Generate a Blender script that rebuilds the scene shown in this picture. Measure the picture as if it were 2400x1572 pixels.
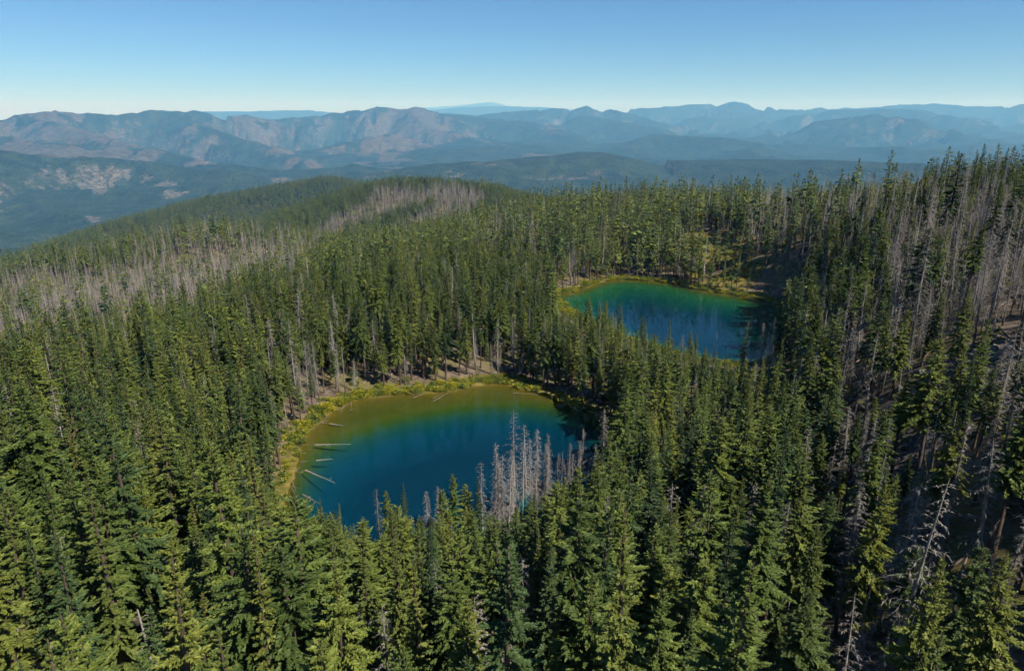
import bpy, math, random
import numpy as np
from math import radians, sin, cos, tan, pi

# ------------------------------------------------------------------ camera, sky, sun, exposure
for o in list(bpy.data.objects):
    bpy.data.objects.remove(o)
sc = bpy.context.scene
root_col = sc.collection
W0, H0, FPX = 2400.0, 1572.0, 1600.0
CAMZ = 93.0
PITCH = radians(18.13)
cam_d = bpy.data.cameras.new('camera')
cam_d.sensor_width = 36.0
cam_d.lens = 36.0 * FPX / W0
cam_d.clip_start = 0.5
cam_d.clip_end = 200000.0
cam = bpy.data.objects.new('camera', cam_d)
root_col.objects.link(cam)
cam.location = (0, 0, CAMZ)
cam.rotation_euler = (pi / 2 - PITCH, 0, 0)
sc.camera = cam

SUN_EL = radians(49.0)
SUN_AZ = radians(-36.0)                       # from +x (right), swung towards the camera's back
sun_dir = np.array([cos(SUN_EL) * cos(SUN_AZ), cos(SUN_EL) * sin(SUN_AZ), sin(SUN_EL)])
w = bpy.data.worlds.new('World'); sc.world = w; w.use_nodes = True
wn = w.node_tree; bg = wn.nodes['Background']
sky = wn.nodes.new('ShaderNodeTexSky'); sky.sky_type = 'NISHITA'; sky.sun_disc = False
sky.sun_elevation = SUN_EL
sky.sun_rotation = math.atan2(sun_dir[0], sun_dir[1])
sky.altitude = 300.0; sky.air_density = 0.85; sky.dust_density = 0.05; sky.ozone_density = 10.0
tint = wn.nodes.new('ShaderNodeMix'); tint.data_type = 'RGBA'; tint.blend_type = 'MULTIPLY'; tint.inputs[0].default_value = 1.0
tint.inputs[7].default_value = (0.87, 1.0, 1.03, 1.0)     # the photograph's cool colour balance
wn.links.new(sky.outputs[0], tint.inputs[6]); wn.links.new(tint.outputs[2], bg.inputs[0]); bg.inputs[1].default_value = 0.053
sun_l = bpy.data.lights.new('sun', 'SUN'); sun_l.energy = 5.0; sun_l.angle = radians(0.53); sun_l.color = (1.0, 0.93, 0.82)
sun_o = bpy.data.objects.new('sun', sun_l); root_col.objects.link(sun_o)
from mathutils import Vector
sun_o.rotation_euler = Vector(sun_dir).to_track_quat('Z', 'Y').to_euler()
sun_o.location = (400, -200, 500)
vs = sc.view_settings
vs.view_transform = 'Standard'; vs.look = 'None'; vs.exposure = 0.97; vs.gamma = 1.0; vs.use_curve_mapping = False
cy = sc.cycles
cy.max_bounces = 4; cy.diffuse_bounces = 2; cy.glossy_bounces = 1; cy.transmission_bounces = 2
cy.transparent_max_bounces = 6; cy.volume_bounces = 0
cy.use_adaptive_sampling = True; cy.adaptive_threshold = 0.03; cy.adaptive_min_samples = 16
cy.use_denoising = True
try:
    cy.denoiser = 'OPENIMAGEDENOISE'; cy.denoising_input_passes = 'RGB_ALBEDO_NORMAL'; cy.denoising_prefilter = 'ACCURATE'
except Exception:
    pass

rng = np.random.default_rng(11)

# ------------------------------------------------------------------ projection helpers (photo pixel <-> ray)
FW = np.array([0, cos(PITCH), -sin(PITCH)]); UP = np.array([0, sin(PITCH), cos(PITCH)]); RT = np.array([1.0, 0, 0])
CAM = np.array([0, 0, CAMZ])
def ray(px, py):
    d = RT * ((px - W0 / 2) / FPX) + UP * ((H0 / 2 - py) / FPX) + FW
    return d / np.linalg.norm(d)
def on_plane(px, py, z):
    d = ray(px, py); return CAM + d * ((z - CAMZ) / d[2])
def at_dist(px, py, dist):
    return CAM + ray(px, py) * dist
def project(P):
    q = np.asarray(P, float) - CAM
    f = q @ FW
    f = np.where(np.abs(f) < 1e-6, 1e-6, f)
    return W0 / 2 + FPX * (q @ RT) / f, H0 / 2 - FPX * (q @ UP) / f, f

# ------------------------------------------------------------------ noise
def _hash(i, j, s):
    h = (i.astype(np.int64) * 374761393 + j.astype(np.int64) * 668265263 + s * 974634777) & 0xFFFFFFFF
    h = ((h ^ (h >> 13)) * 1274126177) & 0xFFFFFFFF
    h = (h ^ (h >> 16)) & 0xFFFFFFFF
    return h.astype(np.float64) / 4294967295.0
def vnoise(x, y, s=0):
    i = np.floor(x); j = np.floor(y); fx = x - i; fy = y - j
    fx = fx * fx * fx * (fx * (fx * 6 - 15) + 10); fy = fy * fy * fy * (fy * (fy * 6 - 15) + 10)
    i = i.astype(np.int64); j = j.astype(np.int64)
    a = _hash(i, j, s); b = _hash(i + 1, j, s); c = _hash(i, j + 1, s); d = _hash(i + 1, j + 1, s)
    return (a * (1 - fx) + b * fx) * (1 - fy) + (c * (1 - fx) + d * fx) * fy
def fbm(x, y, scale, octv=4, s=0):
    v = 0; a = 0.5; t = 0; f = 1.0 / scale; c, d = cos(0.6), sin(0.6)
    for k in range(octv):
        v = v + a * vnoise(x * f, y * f, s + k * 17); t += a; a *= 0.5; f *= 2.03
        x, y = c * x - d * y + 31.7, d * x + c * y - 11.3
    return v / t
def ridged(x, y, scale, octv=4, s=0):
    v = 0; a = 0.5; t = 0; f = 1.0 / scale; c, d = cos(0.7), sin(0.7)
    for k in range(octv):
        n = 1 - np.abs(2 * vnoise(x * f, y * f, s + k * 13) - 1)
        v = v + a * n * n; t += a; a *= 0.5; f *= 2.05
        x, y = c * x - d * y + 13.1, d * x + c * y + 7.7
    return v / t
def sstep(a, b, x):
    t = np.clip((x - a) / (b - a), 0, 1); return t * t * (3 - 2 * t)

# ------------------------------------------------------------------ lakes (level 0)
near_px = [(668,1178),(690,1120),(702,1072),(708,1034),(725,1011),(747,989),(770,970),(797,953),(827,939),(880,930),(940,923),
           (1016,920),(1072,913),(1129,902),(1186,900),(1224,911),(1280,928),(1337,953),(1394,973),(1420,996),(1434,1040),
           (1430,1090),(1405,1140),(1345,1185),(1265,1222),(1160,1250),(1050,1268),(950,1274),(850,1266),(760,1240),(695,1208)]
far_px = [(1306,692),(1347,684),(1382,671),(1415,660),(1456,655),(1500,656),(1544,660),(1588,665),(1632,677),(1676,685),(1720,691),
          (1750,697),(1790,704),(1828,718),(1850,745),(1848,790),(1820,832),(1770,850),(1690,848),(1600,830),(1500,803),(1400,763),(1335,722)]
def smooth_poly(pts, n=4):
    P = np.array([on_plane(x, y, 0.0)[:2] for x, y in pts]); out = []
    m = len(P)
    for i in range(m):
        p0, p1, p2, p3 = P[i - 1], P[i], P[(i + 1) % m], P[(i + 2) % m]
        for k in range(n):
            t = k / n
            out.append(0.5 * ((2 * p1) + (-p0 + p2) * t + (2 * p0 - 5 * p1 + 4 * p2 - p3) * t * t + (-p0 + 3 * p1 - 3 * p2 + p3) * t ** 3))
    return np.array(out)
deep_px = [(742,1072),(770,1040),(827,1019),(902,992),(978,970),(1072,956),(1167,949),(1243,947),(1318,956),(1375,977),(1408,1005),(1420,1045),(1412,1090),(1387,1133),(1330,1175),
           (1255,1208),(1160,1235),(1050,1252),(950,1258),(850,1250),(775,1226),(730,1196),(716,1150),(722,1105)]
NEAR = smooth_poly(near_px); FAR = smooth_poly(far_px); DEEP = smooth_poly(deep_px, 2)
def sdist(poly, x, y):
    """signed distance to a polygon, negative inside"""
    d2 = np.full(x.shape, 1e18); inside = np.zeros(x.shape, bool)
    m = len(poly)
    for i in range(m):
        a = poly[i]; b = poly[(i + 1) % m]; ex, ey = b - a
        wx = x - a[0]; wy = y - a[1]
        t = np.clip((wx * ex + wy * ey) / (ex * ex + ey * ey), 0, 1)
        d2 = np.minimum(d2, (wx - ex * t) ** 2 + (wy - ey * t) ** 2)
        c = ((a[1] <= y) & (b[1] > y)) | ((b[1] <= y) & (a[1] > y))
        with np.errstate(divide='ignore', invalid='ignore'):
            xi = a[0] + (y - a[1]) * ex / (ey if abs(ey) > 1e-9 else 1e-9)
        inside ^= c & (x < xi)
    d = np.sqrt(d2); return np.where(inside, -d, d)
NC = NEAR.mean(0); FC = FAR.mean(0)

# ------------------------------------------------------------------ near ground: thin-plate surface through surveyed points
ctrl = []
def cz(px, py, z): ctrl.append(on_plane(px, py, z))
def cd(px, py, d): ctrl.append(at_dist(px, py, d))
for a in [(1200,1560,15),(600,1560,20),(100,1560,30),(1800,1560,22),(2350,1560,34),(1200,1420,7),(700,1380,9),(300,1300,18),(60,1300,27),
          (1600,1380,9),(2000,1380,17),(2350,1380,29),(60,1050,12),(350,1080,9),(560,1100,7),(560,980,3),(300,990,4),
          (600,860,2),(800,820,3),(1000,840,4),(1150,830,3),(1250,790,2),(1600,1000,2.5),(1700,1120,5),(1550,900,2),(1850,1000,8),
          (1900,1200,11),(2150,1200,15),(2380,1200,25),(1000,700,3),(1200,680,3),(1150,620,2),(1500,620,3),(1700,640,4)]: cz(*a)
for a in [(60,1185,155),(60,955,285),(250,925,285),(450,850,305),(650,775,335),(850,700,385),(60,895,390),(250,872,390),(450,802,405),(60,745,560),(250,705,610),(420,665,650),(600,640,600),
          (60,640,880),(200,618,850),(330,598,790),(470,582,730),(600,585,700),(750,608,680),(880,614,640),(1000,592,640),(1150,552,640),
          (1250,522,680),(1350,506,700),(1500,497,720),(1650,504,700),(1780,520,640),(1880,520,540),(1960,520,480),(2060,516,410),(2160,508,365),
          (2300,522,345),(2395,518,335),(1650,560,450),(1760,600,400),(1900,640,345),(2050,600,325),(2200,600,285),(2350,600,262),
          (1900,760,275),(2050,740,248),(2200,740,222),(2350,730,205),(1950,880,212),(2080,868,190),(2200,880,172),(2150,960,178),(2250,990,168),(2330,950,150),
          (2390,860,140),(2395,960,122),(2200,1080,146),(2370,1090,120)]: cd(*a)
for a in [(0,-150,40),(0,20,38),(-300,0,42),(-120,40,36),(120,40,46),(300,0,62),(170,80,64),(210,140,62),(360,240,42),(450,420,40),(560,700,15),(-420,160,5),(-420,420,-70),
          (-700,700,-120),(-300,-250,40),(300,-250,60),(620,300,35),(60,1050,-130),(-250,1000,-150),(-600,980,-170),(250,1000,-120),(500,980,-60),(900,700,0),(350,620,2),(300,330,36),(280,220,46),(300,430,22),(230,180,56)]:
    ctrl.append(np.array(a, float))
for i in range(0, len(NEAR), 4): ctrl.append(np.array([NEAR[i, 0], NEAR[i, 1], 0.4]))
for i in range(0, len(FAR), 4): ctrl.append(np.array([FAR[i, 0], FAR[i, 1], 0.4]))
C = np.array(ctrl)
def _tps(r2): return np.where(r2 > 1e-9, 0.5 * r2 * np.log(np.maximum(r2, 1e-9)), 0.0)
_S = 300.0
X = C[:, :2] / _S; n = len(X)
K = _tps(((X[:, None] - X[None]) ** 2).sum(-1)) + np.eye(n) * 0.004
Pm = np.c_[np.ones(n), X]
A = np.block([[K, Pm], [Pm.T, np.zeros((3, 3))]])
sol = np.linalg.solve(A, np.r_[C[:, 2], np.zeros(3)])
def near_h(x, y):
    out = np.empty(x.shape)
    xf, yf, of = x.ravel() / _S, y.ravel() / _S, out.ravel()
    for s in range(0, len(xf), 40000):
        a = xf[s:s + 40000]; b = yf[s:s + 40000]
        r2 = (a[:, None] - X[None, :, 0]) ** 2 + (b[:, None] - X[None, :, 1]) ** 2
        of[s:s + 40000] = _tps(r2) @ sol[:n] + sol[n] + a * sol[n + 1] + b * sol[n + 2]
    return of.reshape(x.shape)

# ------------------------------------------------------------------ far country: ridges (crest points seen at a bearing, with a range)
RIDGES = []   # (points xyz, slope, rounding, spur amplitude, kind)
def ridge(pts, slope, rnd, spur, kind):
    f = 1.0 if pts[0][2] < 3000 else 1.45 if pts[0][2] < 18000 else 1.3
    RIDGES.append((np.array([at_dist(px * 1.0084, py * 1.0084, d * f) for px, py, d in pts]), slope, rnd * f, spur * (1.0 if f == 1 else 2.2), kind))
# wooded ridge beyond the near forest, falling to the valley on the left
ridge([(150,575,1900),(260,538,2050),(400,497,2300),(500,468,2450),(560,458,2500),(620,446,2550),(690,433,2650),(760,420,2700),(830,436,2600),(900,436,2500),(1000,448,2300),(1100,470,2000)], 0.42, 60, 46, 'wood')
# grey burnt hill just behind the near forest
ridge([(790,500,1500),(850,462,1480),(930,440,1450),(1010,444,1400),(1090,452,1350),(1170,478,1250),(1240,500,1150)], 0.30, 60, 12, 'grey')
# broad wooded bench across the middle
ridge([(780,432,4200),(900,400,4500),(1050,381,4700),(1200,369,4800),(1370,353,5000),(1440,366,5000),(1560,372,5000),(1720,371,5000),(1880,371,5000),(2060,378,4900),(2300,385,4800),(2700,390,4800)], 0.16, 300, 45, 'wood')
# left lower wooded ridge with crags
ridge([(-500,360,5400),(-150,352,5400),(0,346,5500),(110,350,5600),(220,362,5600),(330,370,5500),(430,378,5300),(540,392,5100),(640,420,4900)], 0.36, 120, 110, 'wood')
# left massif skyline
ridge([(-700,268,9500),(-300,266,9500),(0,268,9500),(90,260,9500),(150,263,9700),(210,262,9900),(270,258,10000),(400,253,10500),(470,251,10500),(540,262,10500),(650,263,11000),(760,255,11500),(890,246,11500),(965,242,11500),(1000,256,11300),(1060,264,11000)], 0.28, 150, 240, 'burn')
ridge([(90,268,9400),(200,300,8200),(330,330,7400),(460,362,6700)], 0.34, 80, 170, 'burn')
ridge([(400,256,10200),(520,300,8800),(640,340,7800),(700,372,7000)], 0.34, 80, 170, 'burn')
ridge([(-300,300,8300),(0,312,7900),(130,330,7300),(250,345,7000)], 0.30, 80, 90, 'burn')
# rocky hill in the centre and its shoulders
ridge([(690,372,8000),(760,335,8300),(840,312,8500),(905,302,8600),(960,318,8600),(1040,340,8400),(1130,362,8000)], 0.45, 80, 150, 'rock')
ridge([(960,246,11200),(985,285,10200),(1050,305,9700),(1120,322,9300),(1230,345,8600)], 0.36, 80, 140, 'rock')
ridge([(1000,262,11500),(1110,270,11500),(1240,282,11200),(1300,300,10500),(1360,330,9600)], 0.30, 100, 80, 'wood')
# middle ridge
ridge([(1020,262,14000),(1110,266,14000),(1200,258,14500),(1290,247,14500),(1330,249,14500),(1360,243,14500),(1400,250,14500),(1450,258,14200),(1520,275,13500),(1600,296,13000)], 0.22, 200, 120, 'wood')
ridge([(1360,268,12500),(1460,283,12000),(1540,297,11500),(1640,318,11000)], 0.22, 200, 90, 'wood')
# pale far ridge lines
ridge([(480,258,26000),(600,257,26000),(720,255,26000),(800,262,26000)], 0.2, 300, 60, 'wood')
ridge([(985,256,30000),(1080,248,30000),(1160,246,30000),(1250,248,30000),(1330,254,30000)], 0.2, 300, 60, 'wood')
ridge([(985,250,46000),(1060,245,46000),(1100,241,46000),(1130,237,46000),(1150,238,46000),(1190,246,46000),(1260,250,46000)], 0.35, 500, 60, 'wood')
# right far skyline
ridge([(1440,258,20000),(1500,250,20000),(1600,243,20500),(1650,240,21000),(1690,239,21000),(1703,234,21000),(1717,239,21000),(1780,246,21000),(1850,253,21000),(1890,252,21500),(1903,248,21500),(1920,252,21500),(1990,251,23000),(2070,244,23500),(2170,240,24000),(2240,244,24000),(2310,246,24000),(2380,239,24000),(2700,236,24000),(3100,240,24000)], 0.2, 250, 120, 'wood')
ridge([(1580,285,16000),(1630,270,16000),(1700,274,16500),(1760,266,17000),(1840,280,16500)], 0.2, 250, 90, 'wood')
ridge([(1800,296,15000),(1850,268,15500),(1940,254,16000),(2040,252,16000),(2130,252,16000),(2190,264,15500),(2260,285,15000)], 0.2, 200, 90, 'wood')
# big wooded dome on the right
ridge([(1780,335,11500),(1850,303,11800),(1930,278,12000),(1990,268,12000),(2035,262,12000),(2075,266,12000),(2110,272,11800),(2200,292,11500),(2290,318,11000),(2400,340,10500)], 0.24, 200, 110, 'wood')
ridge([(1480,330,8600),(1540,313,9000),(1620,315,9000),(1710,322,8900),(1770,342,8500)], 0.24, 150, 50, 'wood')
ridge([(2240,290,19000),(2380,285,19000),(2700,285,19000)], 0.1, 300, 90, 'wood')

def seg_ridge(P, slope, rnd, x, y):
    best = np.full(x.shape, -1e9); dd = np.full(x.shape, 1e9)
    for i in range(len(P) - 1):
        a, b = P[i], P[i + 1]; e = b - a
        t = np.clip(((x - a[0]) * e[0] + (y - a[1]) * e[1]) / (e[0] ** 2 + e[1] ** 2), 0, 1)
        d = np.hypot(x - a[0] - e[0] * t, y - a[1] - e[1] * t)
        zc = a[2] + e[2] * t
        z = zc - slope * (np.sqrt(d * d + rnd * rnd) - rnd)
        m = z > best
        best = np.where(m, z, best); dd = np.where(m, d, dd)
    return best, dd
def far_h(x, y, masks=False):
    r = np.hypot(x, y)
    az = np.arctan2(x, y)
    base = -560 - 60 * sstep(0.0, -0.5, az) + 260 * (ridged(x, y, 2400, 5, 5) - 0.45) * sstep(1500, 3200, r) + 120 * sstep(12000, 30000, r)
    best = base.copy(); kind = np.zeros(x.shape)
    kinds = {'wood': 1, 'grey': 2, 'burn': 3, 'rock': 4}
    sp1 = ridged(x, y, 2000, 6, 3) - 0.45; sp2 = ridged(x, y, 640, 5, 9) - 0.45
    for P, slope, rnd, spur, kd in RIDGES:
        lo = P[:, :2].min(0) - 6500; hi = P[:, :2].max(0) + 6500
        m = (x > lo[0]) & (x < hi[0]) & (y > lo[1]) & (y < hi[1])
        if not m.any(): continue
        z, d = seg_ridge(P, slope, rnd, x[m], y[m])
        fall = (.13 if spur > 100 else 0) + .87 * sstep(0, 1100 if spur > 30 else 300, d)
        z = z + spur * fall * (1.7 * (sp1[m] - .38) + 1.3 * (sp2[m] - .22)) + spur * (0.06 * sp2[m] + 0.16 * (fbm(x[m], y[m], 800, 4, 14) - .5))
        b = best[m]; k = kind[m]
        up = z > b
        # soft maximum
        s_ = 25.0 if spur > 30 else 8.0
        h_ = np.clip(0.5 + 0.5 * (z - b) / s_, 0, 1)
        b = b * (1 - h_) + z * h_ + s_ * h_ * (1 - h_) * 0.5
        k = np.where(up, kinds[kd], k)
        best[m] = b; kind[m] = k
    if masks: return best, kind
    return best
def lake_depth(x, y, sn, sf):
    """depth of the lake beds below level 0, given signed distances"""
    dn = np.maximum(-sn, 0); df = np.maximum(-sf, 0)
    # broad pale-gold shelf along the back and left shores of the near lake
    ds = sdist(DEEP, x, y) + 3.0 * (fbm(x, y, 14, 3, 77) - 0.5)
    zn = 1.5 * (1 - np.exp(-dn / 5.0)) * (dn > 0) + (2.4 * sstep(8.0, -1.0, ds) + 6.5 * sstep(4.0, -14.0, ds)) * (dn > 0)
    sh2 = 9 + 9 * np.exp(-((np.arctan2(y - FC[1], x - FC[0]) - 1.6) / 0.9) ** 2)
    zf = 2.5 * (1 - np.exp(-df / 3.5)) + 4.6 * sstep(sh2 * 0.3, sh2 + 24, df)
    return zn + zf
def height(x, y, masks=False):
    x = np.asarray(x, float); y = np.asarray(y, float); shp = x.shape
    x = np.atleast_1d(x).ravel(); y = np.atleast_1d(y).ravel()
    r = np.hypot(x, y)
    t = sstep(850, 1200, r)
    fh = np.zeros(x.shape); kd = np.zeros(x.shape); fm = r > 840
    if fm.any(): fh[fm], kd[fm] = far_h(x[fm], y[fm], True)
    nh = np.zeros(x.shape); m = r < 1250
    sn = np.full(x.shape, 1e4); sf = np.full(x.shape, 1e4)
    if m.any():
        nh[m] = near_h(x[m], y[m])
        nh[m] += (fbm(x[m], y[m], 34, 4, 21) - 0.5) * 3.4
        sn[m] = sdist(NEAR, x[m], y[m]); sf[m] = sdist(FAR, x[m], y[m])
        s_ = np.minimum(sn[m], sf[m])
        shore = 0.12 + 0.07 * np.maximum(s_, 0) + 0.5 * sstep(1, 9, s_) * (fbm(x[m], y[m], 9, 3, 4) - 0.2)
        wgt = sstep(3, 30, s_)
        hh = shore * (1 - wgt) + np.maximum(nh[m], shore * 0.6 * (s_ < 70) + -1e3 * (s_ >= 70)) * wgt
        dep = lake_depth(x[m], y[m], sn[m], sf[m])
        # boulder-covered shady gully on the right
        nh[m] = np.where(s_ < 0, -dep, hh)
    h = nh * (1 - t) + fh * t
    if masks: return h.reshape(shp), kd.reshape(shp), sn.reshape(shp), sf.reshape(shp), t.reshape(shp)
    return h.reshape(shp)
_ts = np.linspace(20, 900, 1200)
def at(px, py):
    d = ray(px, py); P = CAM[None] + d[None] * _ts[:, None]
    h = height(P[:, 0], P[:, 1]); below = P[:, 2] < h
    if not below.any(): return P[-1]
    k = int(np.argmax(below)); k = max(k, 1)
    a = P[k - 1, 2] - h[k - 1]; b = h[k] - P[k, 2]; f = a / max(a + b, 1e-9)
    return P[k - 1] + (P[k] - P[k - 1]) * f

# ------------------------------------------------------------------ material helpers
def new_mat(name):
    m = bpy.data.materials.new(name); m.use_nodes = True
    nt = m.node_tree; nt.nodes.clear()
    out = nt.nodes.new('ShaderNodeOutputMaterial')
    return m, nt, out
def N(nt, kind, **kw):
    nd = nt.nodes.new('ShaderNode' + kind)
    for k, v in kw.items():
        if k.startswith('i_'): nd.inputs[k[2:].replace('_', ' ')].default_value = v
        else: setattr(nd, k, v)
    return nd
def L(nt, a, b): nt.links.new(a, b)
def mixc(nt, fac, a, b, blend='MIX'):
    m = nt.nodes.new('ShaderNodeMix'); m.data_type = 'RGBA'; m.blend_type = blend; m.clamp_factor = True
    for s, v in ((m.inputs[0], fac), (m.inputs[6], a), (m.inputs[7], b)):
        if hasattr(v, 'links') or isinstance(v, bpy.types.NodeSocket): nt.links.new(v, s)
        elif isinstance(v, (int, float)): s.default_value = v
        else: s.default_value = tuple(v) + (1.0,) if len(v) == 3 else v
    return m.outputs[2]
def ramp(nt, src, stops):
    r = nt.nodes.new('ShaderNodeValToRGB'); e = r.color_ramp.elements
    while len(e) < len(stops): e.new(0.5)
    for q, (p, c) in zip(e, stops): q.position = p; q.color = tuple(c) + (1.0,) if len(c) == 3 else c
    nt.links.new(src, r.inputs[0]); return r.outputs[0]
def noise(nt, scale, detail=4.0, rough=0.55, vec=None):
    nd = N(nt, 'TexNoise'); nd.inputs['Scale'].default_value = scale; nd.inputs['Detail'].default_value = detail; nd.inputs['Roughness'].default_value = rough
    if vec is not None: nt.links.new(vec, nd.inputs['Vector'])
    return nd.outputs['Fac']

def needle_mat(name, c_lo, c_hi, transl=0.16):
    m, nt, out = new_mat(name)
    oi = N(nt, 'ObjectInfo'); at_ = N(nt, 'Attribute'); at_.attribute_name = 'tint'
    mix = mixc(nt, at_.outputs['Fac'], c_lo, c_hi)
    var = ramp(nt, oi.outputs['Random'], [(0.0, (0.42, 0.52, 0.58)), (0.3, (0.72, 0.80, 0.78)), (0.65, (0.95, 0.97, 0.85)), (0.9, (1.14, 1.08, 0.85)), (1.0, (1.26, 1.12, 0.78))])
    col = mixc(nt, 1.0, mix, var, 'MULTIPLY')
    d = N(nt, 'BsdfPrincipled'); d.inputs['Roughness'].default_value = 0.62; d.inputs['Specular IOR Level'].default_value = 0.25
    L(nt, col, d.inputs['Base Color'])
    t = N(nt, 'BsdfTranslucent'); L(nt, col, t.inputs['Color'])
    ms = N(nt, 'MixShader'); ms.inputs[0].default_value = transl
    L(nt, d.outputs[0], ms.inputs[1]); L(nt, t.outputs[0], ms.inputs[2]); L(nt, ms.outputs[0], out.inputs['Surface'])
    return m
M = {}
M['needle_yellow'] = needle_mat('needles_yellow_green', (0.052, 0.070, 0.014), (0.150, 0.176, 0.040))
M['needle_mid'] = needle_mat('needles_mid_green', (0.046, 0.070, 0.014), (0.146, 0.182, 0.040))
M['needle_dark'] = needle_mat('needles_blue_green', (0.025, 0.047, 0.016), (0.080, 0.122, 0.041))
M['needle_brown'] = needle_mat('needles_dead_brown', (0.08, 0.042, 0.027), (0.17, 0.095, 0.062), 0.15)
M['leaf_yellow'] = needle_mat('leaves_yellow', (0.15, 0.15, 0.009), (0.34, 0.32, 0.022), 0.3)
M['leaf_green'] = needle_mat('leaves_fresh_green', (0.065, 0.09, 0.011), (0.155, 0.185, 0.022), 0.3)

def bark_mat(name, c1, c2, char=0.0, silver=None):
    m, nt, out = new_mat(name)
    tc = N(nt, 'TexCoord'); mp = N(nt, 'Mapping'); mp.inputs['Scale'].default_value = (6, 6, 0.7)
    L(nt, tc.outputs['Object'], mp.inputs['Vector'])
    n1 = noise(nt, 1.0, 5.0, 0.65, mp.outputs[0])
    col = mixc(nt, ramp(nt, n1, [(0.3, (0, 0, 0)), (0.7, (1, 1, 1))]), c1, c2)
    oi = N(nt, 'ObjectInfo')
    col = mixc(nt, 1.0, col, ramp(nt, oi.outputs['Random'], [(0, (0.7, 0.68, 0.66)), (0.5, (1, 0.97, 0.94)), (1, (1.25, 1.2, 1.15))]), 'MULTIPLY')
    if char > 0:      # fire-blackened foot of the trunk with a ragged upper edge
        sx = N(nt, 'SeparateXYZ'); L(nt, tc.outputs['Object'], sx.inputs[0])
        n2 = noise(nt, 0.6, 3.0, 0.6, tc.outputs['Object'])
        ad = N(nt, 'Math', operation='MULTIPLY_ADD'); L(nt, n2, ad.inputs[0]); ad.inputs[1].default_value = 9.0; L(nt, sx.outputs[2], ad.inputs[2])
        f = N(nt, 'MapRange'); f.inputs[1].default_value = 6.0; f.inputs[2].default_value = 11.0; f.inputs[3].default_value = char; f.inputs[4].default_value = 0.0
        L(nt, ad.outputs[0], f.inputs[0])
        col = mixc(nt, f.outputs[0], col, (0.045, 0.034, 0.028))
    d = N(nt, 'BsdfPrincipled'); d.inputs['Roughness'].default_value = 0.85; d.inputs['Specular IOR Level'].default_value = 0.2
    L(nt, col, d.inputs['Base Color'])
    b = N(nt, 'Bump'); b.inputs['Strength'].default_value = 0.5; b.inputs['Distance'].default_value = 0.05; L(nt, n1, b.inputs['Height']); L(nt, b.outputs[0], d.inputs['Normal'])
    L(nt, d.outputs[0], out.inputs['Surface'])
    return m
M['bark'] = bark_mat('bark_brown', (0.04, 0.03, 0.023), (0.10, 0.076, 0.06))
M['dead'] = bark_mat('dead_wood_grey', (0.122, 0.113, 0.105), (0.275, 0.258, 0.242), 0.85)
M['dead_twig'] = bark_mat('dead_twig_grey', (0.135, 0.127, 0.119), (0.285, 0.271, 0.258))
M['log'] = bark_mat('log_pale', (0.07, 0.058, 0.046), (0.19, 0.16, 0.13))

# ------------------------------------------------------------------ mesh helpers
def mesh_from(name, V, F, mats, fm=None, tint=None, smooth=False):
    me = bpy.data.meshes.new(name)
    V = np.asarray(V, np.float32)
    if isinstance(F, np.ndarray):
        k = F.shape[1]
        me.vertices.add(len(V)); me.vertices.foreach_set('co', V.ravel())
        me.loops.add(F.size); me.loops.foreach_set('vertex_index', F.ravel().astype(np.int32))
        me.polygons.add(len(F)); me.polygons.foreach_set('loop_start', np.arange(0, F.size, k, dtype=np.int32))
        if hasattr(me.polygons[0], 'loop_total'):
            try: me.polygons.foreach_set('loop_total', np.full(len(F), k, np.int32))
            except Exception: pass
    else:
        me.from_pydata([tuple(v) for v in V], [], F)
    for m in mats: me.materials.append(m)
    if fm is not None: me.polygons.foreach_set('material_index', np.asarray(fm, np.int32))
    if tint is not None:
        a = me.attributes.new('tint', 'FLOAT', 'POINT'); a.data.foreach_set('value', np.asarray(tint, np.float32))
    if smooth: me.polygons.foreach_set('use_smooth', np.ones(len(me.polygons), bool))
    me.update(calc_edges=True); pass
    return me
def tube(path, rad, sides):
    """quads of a tapered tube along path"""
    path = np.asarray(path, float); k = len(path)
    tan_ = np.gradient(path, axis=0); tan_ /= np.linalg.norm(tan_, axis=1)[:, None] + 1e-9
    ref = np.array([0.31, 0.95, 0.05]) if abs(tan_[0, 2]) > 0.7 else np.array([0, 0, 1.0])
    a = np.cross(tan_, ref); a /= np.linalg.norm(a, axis=1)[:, None] + 1e-9
    b = np.cross(tan_, a)
    th = np.arange(sides) * 2 * pi / sides
    V = path[:, None] + np.asarray(rad)[:, None, None] * (a[:, None] * np.cos(th)[None, :, None] + b[:, None] * np.sin(th)[None, :, None])
    idx = np.arange(k * sides).reshape(k, sides)
    i0 = idx[:-1]; i1 = idx[1:]
    F = np.stack([i0, np.roll(i0, -1, 1), np.roll(i1, -1, 1), i1], -1).reshape(-1, 4)
    return V.reshape(-1, 3), F
def cat(parts):
    Vs, Fs, o = [], [], 0
    for V, F in parts:
        Vs.append(V); Fs.append(F + o); o += len(V)
    return np.concatenate(Vs), np.concatenate(Fs)

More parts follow.
